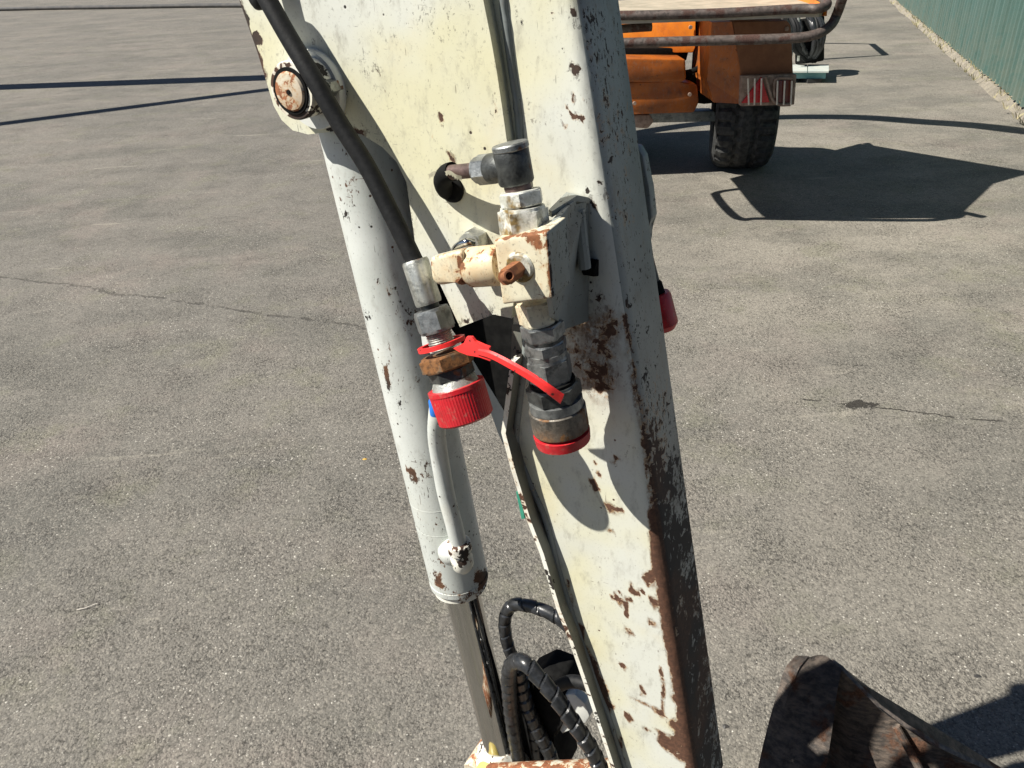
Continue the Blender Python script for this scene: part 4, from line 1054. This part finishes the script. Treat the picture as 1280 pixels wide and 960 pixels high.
# ================================================================== UNSEEN BEAMS to the left, added to cast shadows on the yard
def shadow_beams():
    S_ = SUN / SUN.z
    root = thing('unseen_shadow_beams', Vector((-8, 8, 0)), 'unseen steel beams added to cast two straight shadows across the upper left asphalt', 'shadow_beams')
    def beam(a, b, h, th, ext):
        p, q = G(*a) + S_ * h, G(*b) + S_ * h; d = (q - p).normalized(); return p - d * ext, q + d * .5, th
    ends = []
    for a, b, h, th, ext in (((0, 109), (335, 97), 3.6, .20, 3.0), ((0, 155), (335, 112), 3.9, .10, 3.0)):
        p, q, t_ = beam(a, b, h, th, ext); bm = B(); tube(bm, [p, q], t_, 10, smooth=False); obj('beam', bm, 'greymetal', root); ends.append((p, q))
    for p, q in ends:
        bm = B(); tube(bm, [p, Vector((p.x, p.y, 0))], .08, 10, smooth=False); obj('post', bm, 'greymetal', root)
shadow_beams()
# pipe lying across far yard
bm = B(); tube(bm, [G(-40, 12.5, .05), G(60, 10, .05), G(150, 8.6, .05), G(250, 7, .05), G(340, 6.6, .05)], .05, 10, 6)
tag(obj('pipe', bm, 'steelpipe'), 'thin dark pipe lying across the yard at the top left edge', 'pipe')

# ================================================================== GRIT, LEAF, PEBBLE
def grit():
    rnd = random.Random(11); bm = B()
    def stone(p, r):
        vs_ = [bm.verts.new(p + Vector((cos(a) * r * rnd.uniform(.6, 1.3), sin(a) * r * rnd.uniform(.6, 1.1), 0))) for a in [k * pi * 2 / 5 for k in range(5)]]
        t = bm.verts.new(p + Vector((rnd.uniform(-.3, .3) * r, rnd.uniform(-.3, .3) * r, r * rnd.uniform(.4, .8))))
        for k in range(5): bm.faces.new((vs_[k], vs_[(k + 1) % 5], t))
    for _ in range(2000):
        x = rnd.uniform(-30, 1310); y = 960 - (rnd.random() ** .75) * 840
        p = G(x, y); stone(Vector((p.x, p.y, -.0002)), rnd.choice((.0008, .001, .0014, .002)))
    o = obj('loose_grit', bm, 'stone', smooth=False); tag(o, 'scattered pale grit on the asphalt', kind='stuff')
grit()
def scrap(name, x, y, r, mat, label, cat):
    rnd = random.Random(int(x)); p = G(x, y); bm = B()
    n = 9; lo_ = [bm.verts.new(p + Vector((cos(a) * r * rnd.uniform(.7, 1.2), sin(a) * r * .7 * rnd.uniform(.7, 1.2), 0))) for a in [k * 2 * pi / n for k in range(n)]]
    hi_ = [bm.verts.new(v.co * .35 + p * .65 + Vector((0, 0, r * .4 * rnd.uniform(.6, 1)))) for v in lo_]
    for k in range(n): bm.faces.new((lo_[k], lo_[(k + 1) % n], hi_[(k + 1) % n], hi_[k]))
    bm.faces.new(hi_); tag(obj(name, bm, mat), label, cat)
scrap('leaf', 456, 574, .006, 'leaf', 'tiny yellow leaf on the asphalt left of the cylinder', 'leaf')
scrap('pebble', 907, 908, .007, 'steelpipe', 'small dark oval pebble right of the foot of the arm', 'pebble')
scrap('pebble', 1222, 845, .007, 'steelpipe', 'small black pebble on the pale asphalt near the bucket', 'pebble')
bm = B(); tube(bm, [G(96, 762, .003), G(106, 760, .004), G(122, 754, .004)], .0009, 6, 4); tag(obj('twig', bm, 'bar'), 'short pale splinter on the lower left asphalt', 'twig')

def weeds():
    rnd = random.Random(5); bm = B()
    for _ in range(240):
        t = rnd.uniform(-1.5, 9); p = F0 + FD * t + FN * rnd.choice((.0, .01, .02, .05, .12)); p = Vector((p.x, p.y, .03))
        for k in range(rnd.randint(3, 7)):
            a = rnd.uniform(0, 2 * pi); h = rnd.uniform(.02, .065); d = Vector((cos(a), sin(a), 0)); w_ = Vector((-d.y, d.x, 0)) * .0022
            q = p + d * rnd.uniform(0, .02)
            v = [bm.verts.new(q - w_), bm.verts.new(q + w_), bm.verts.new(q + d * h * .25 + w_ * .6 + Vector((0, 0, h * .6))), bm.verts.new(q + d * h * .6 + Vector((0, 0, h)))]
            bm.faces.new((v[0], v[1], v[2])); bm.faces.new((v[0], v[2], v[3]))
    o = obj('dry_weeds', bm, 'straw', smooth=False); tag(o, 'pale dry weeds along the foot of the green fence', kind='stuff')
M['straw'] = plain('dry_straw', (.42, .36, .22), (.30, .30, .15), .8, 20)
weeds()
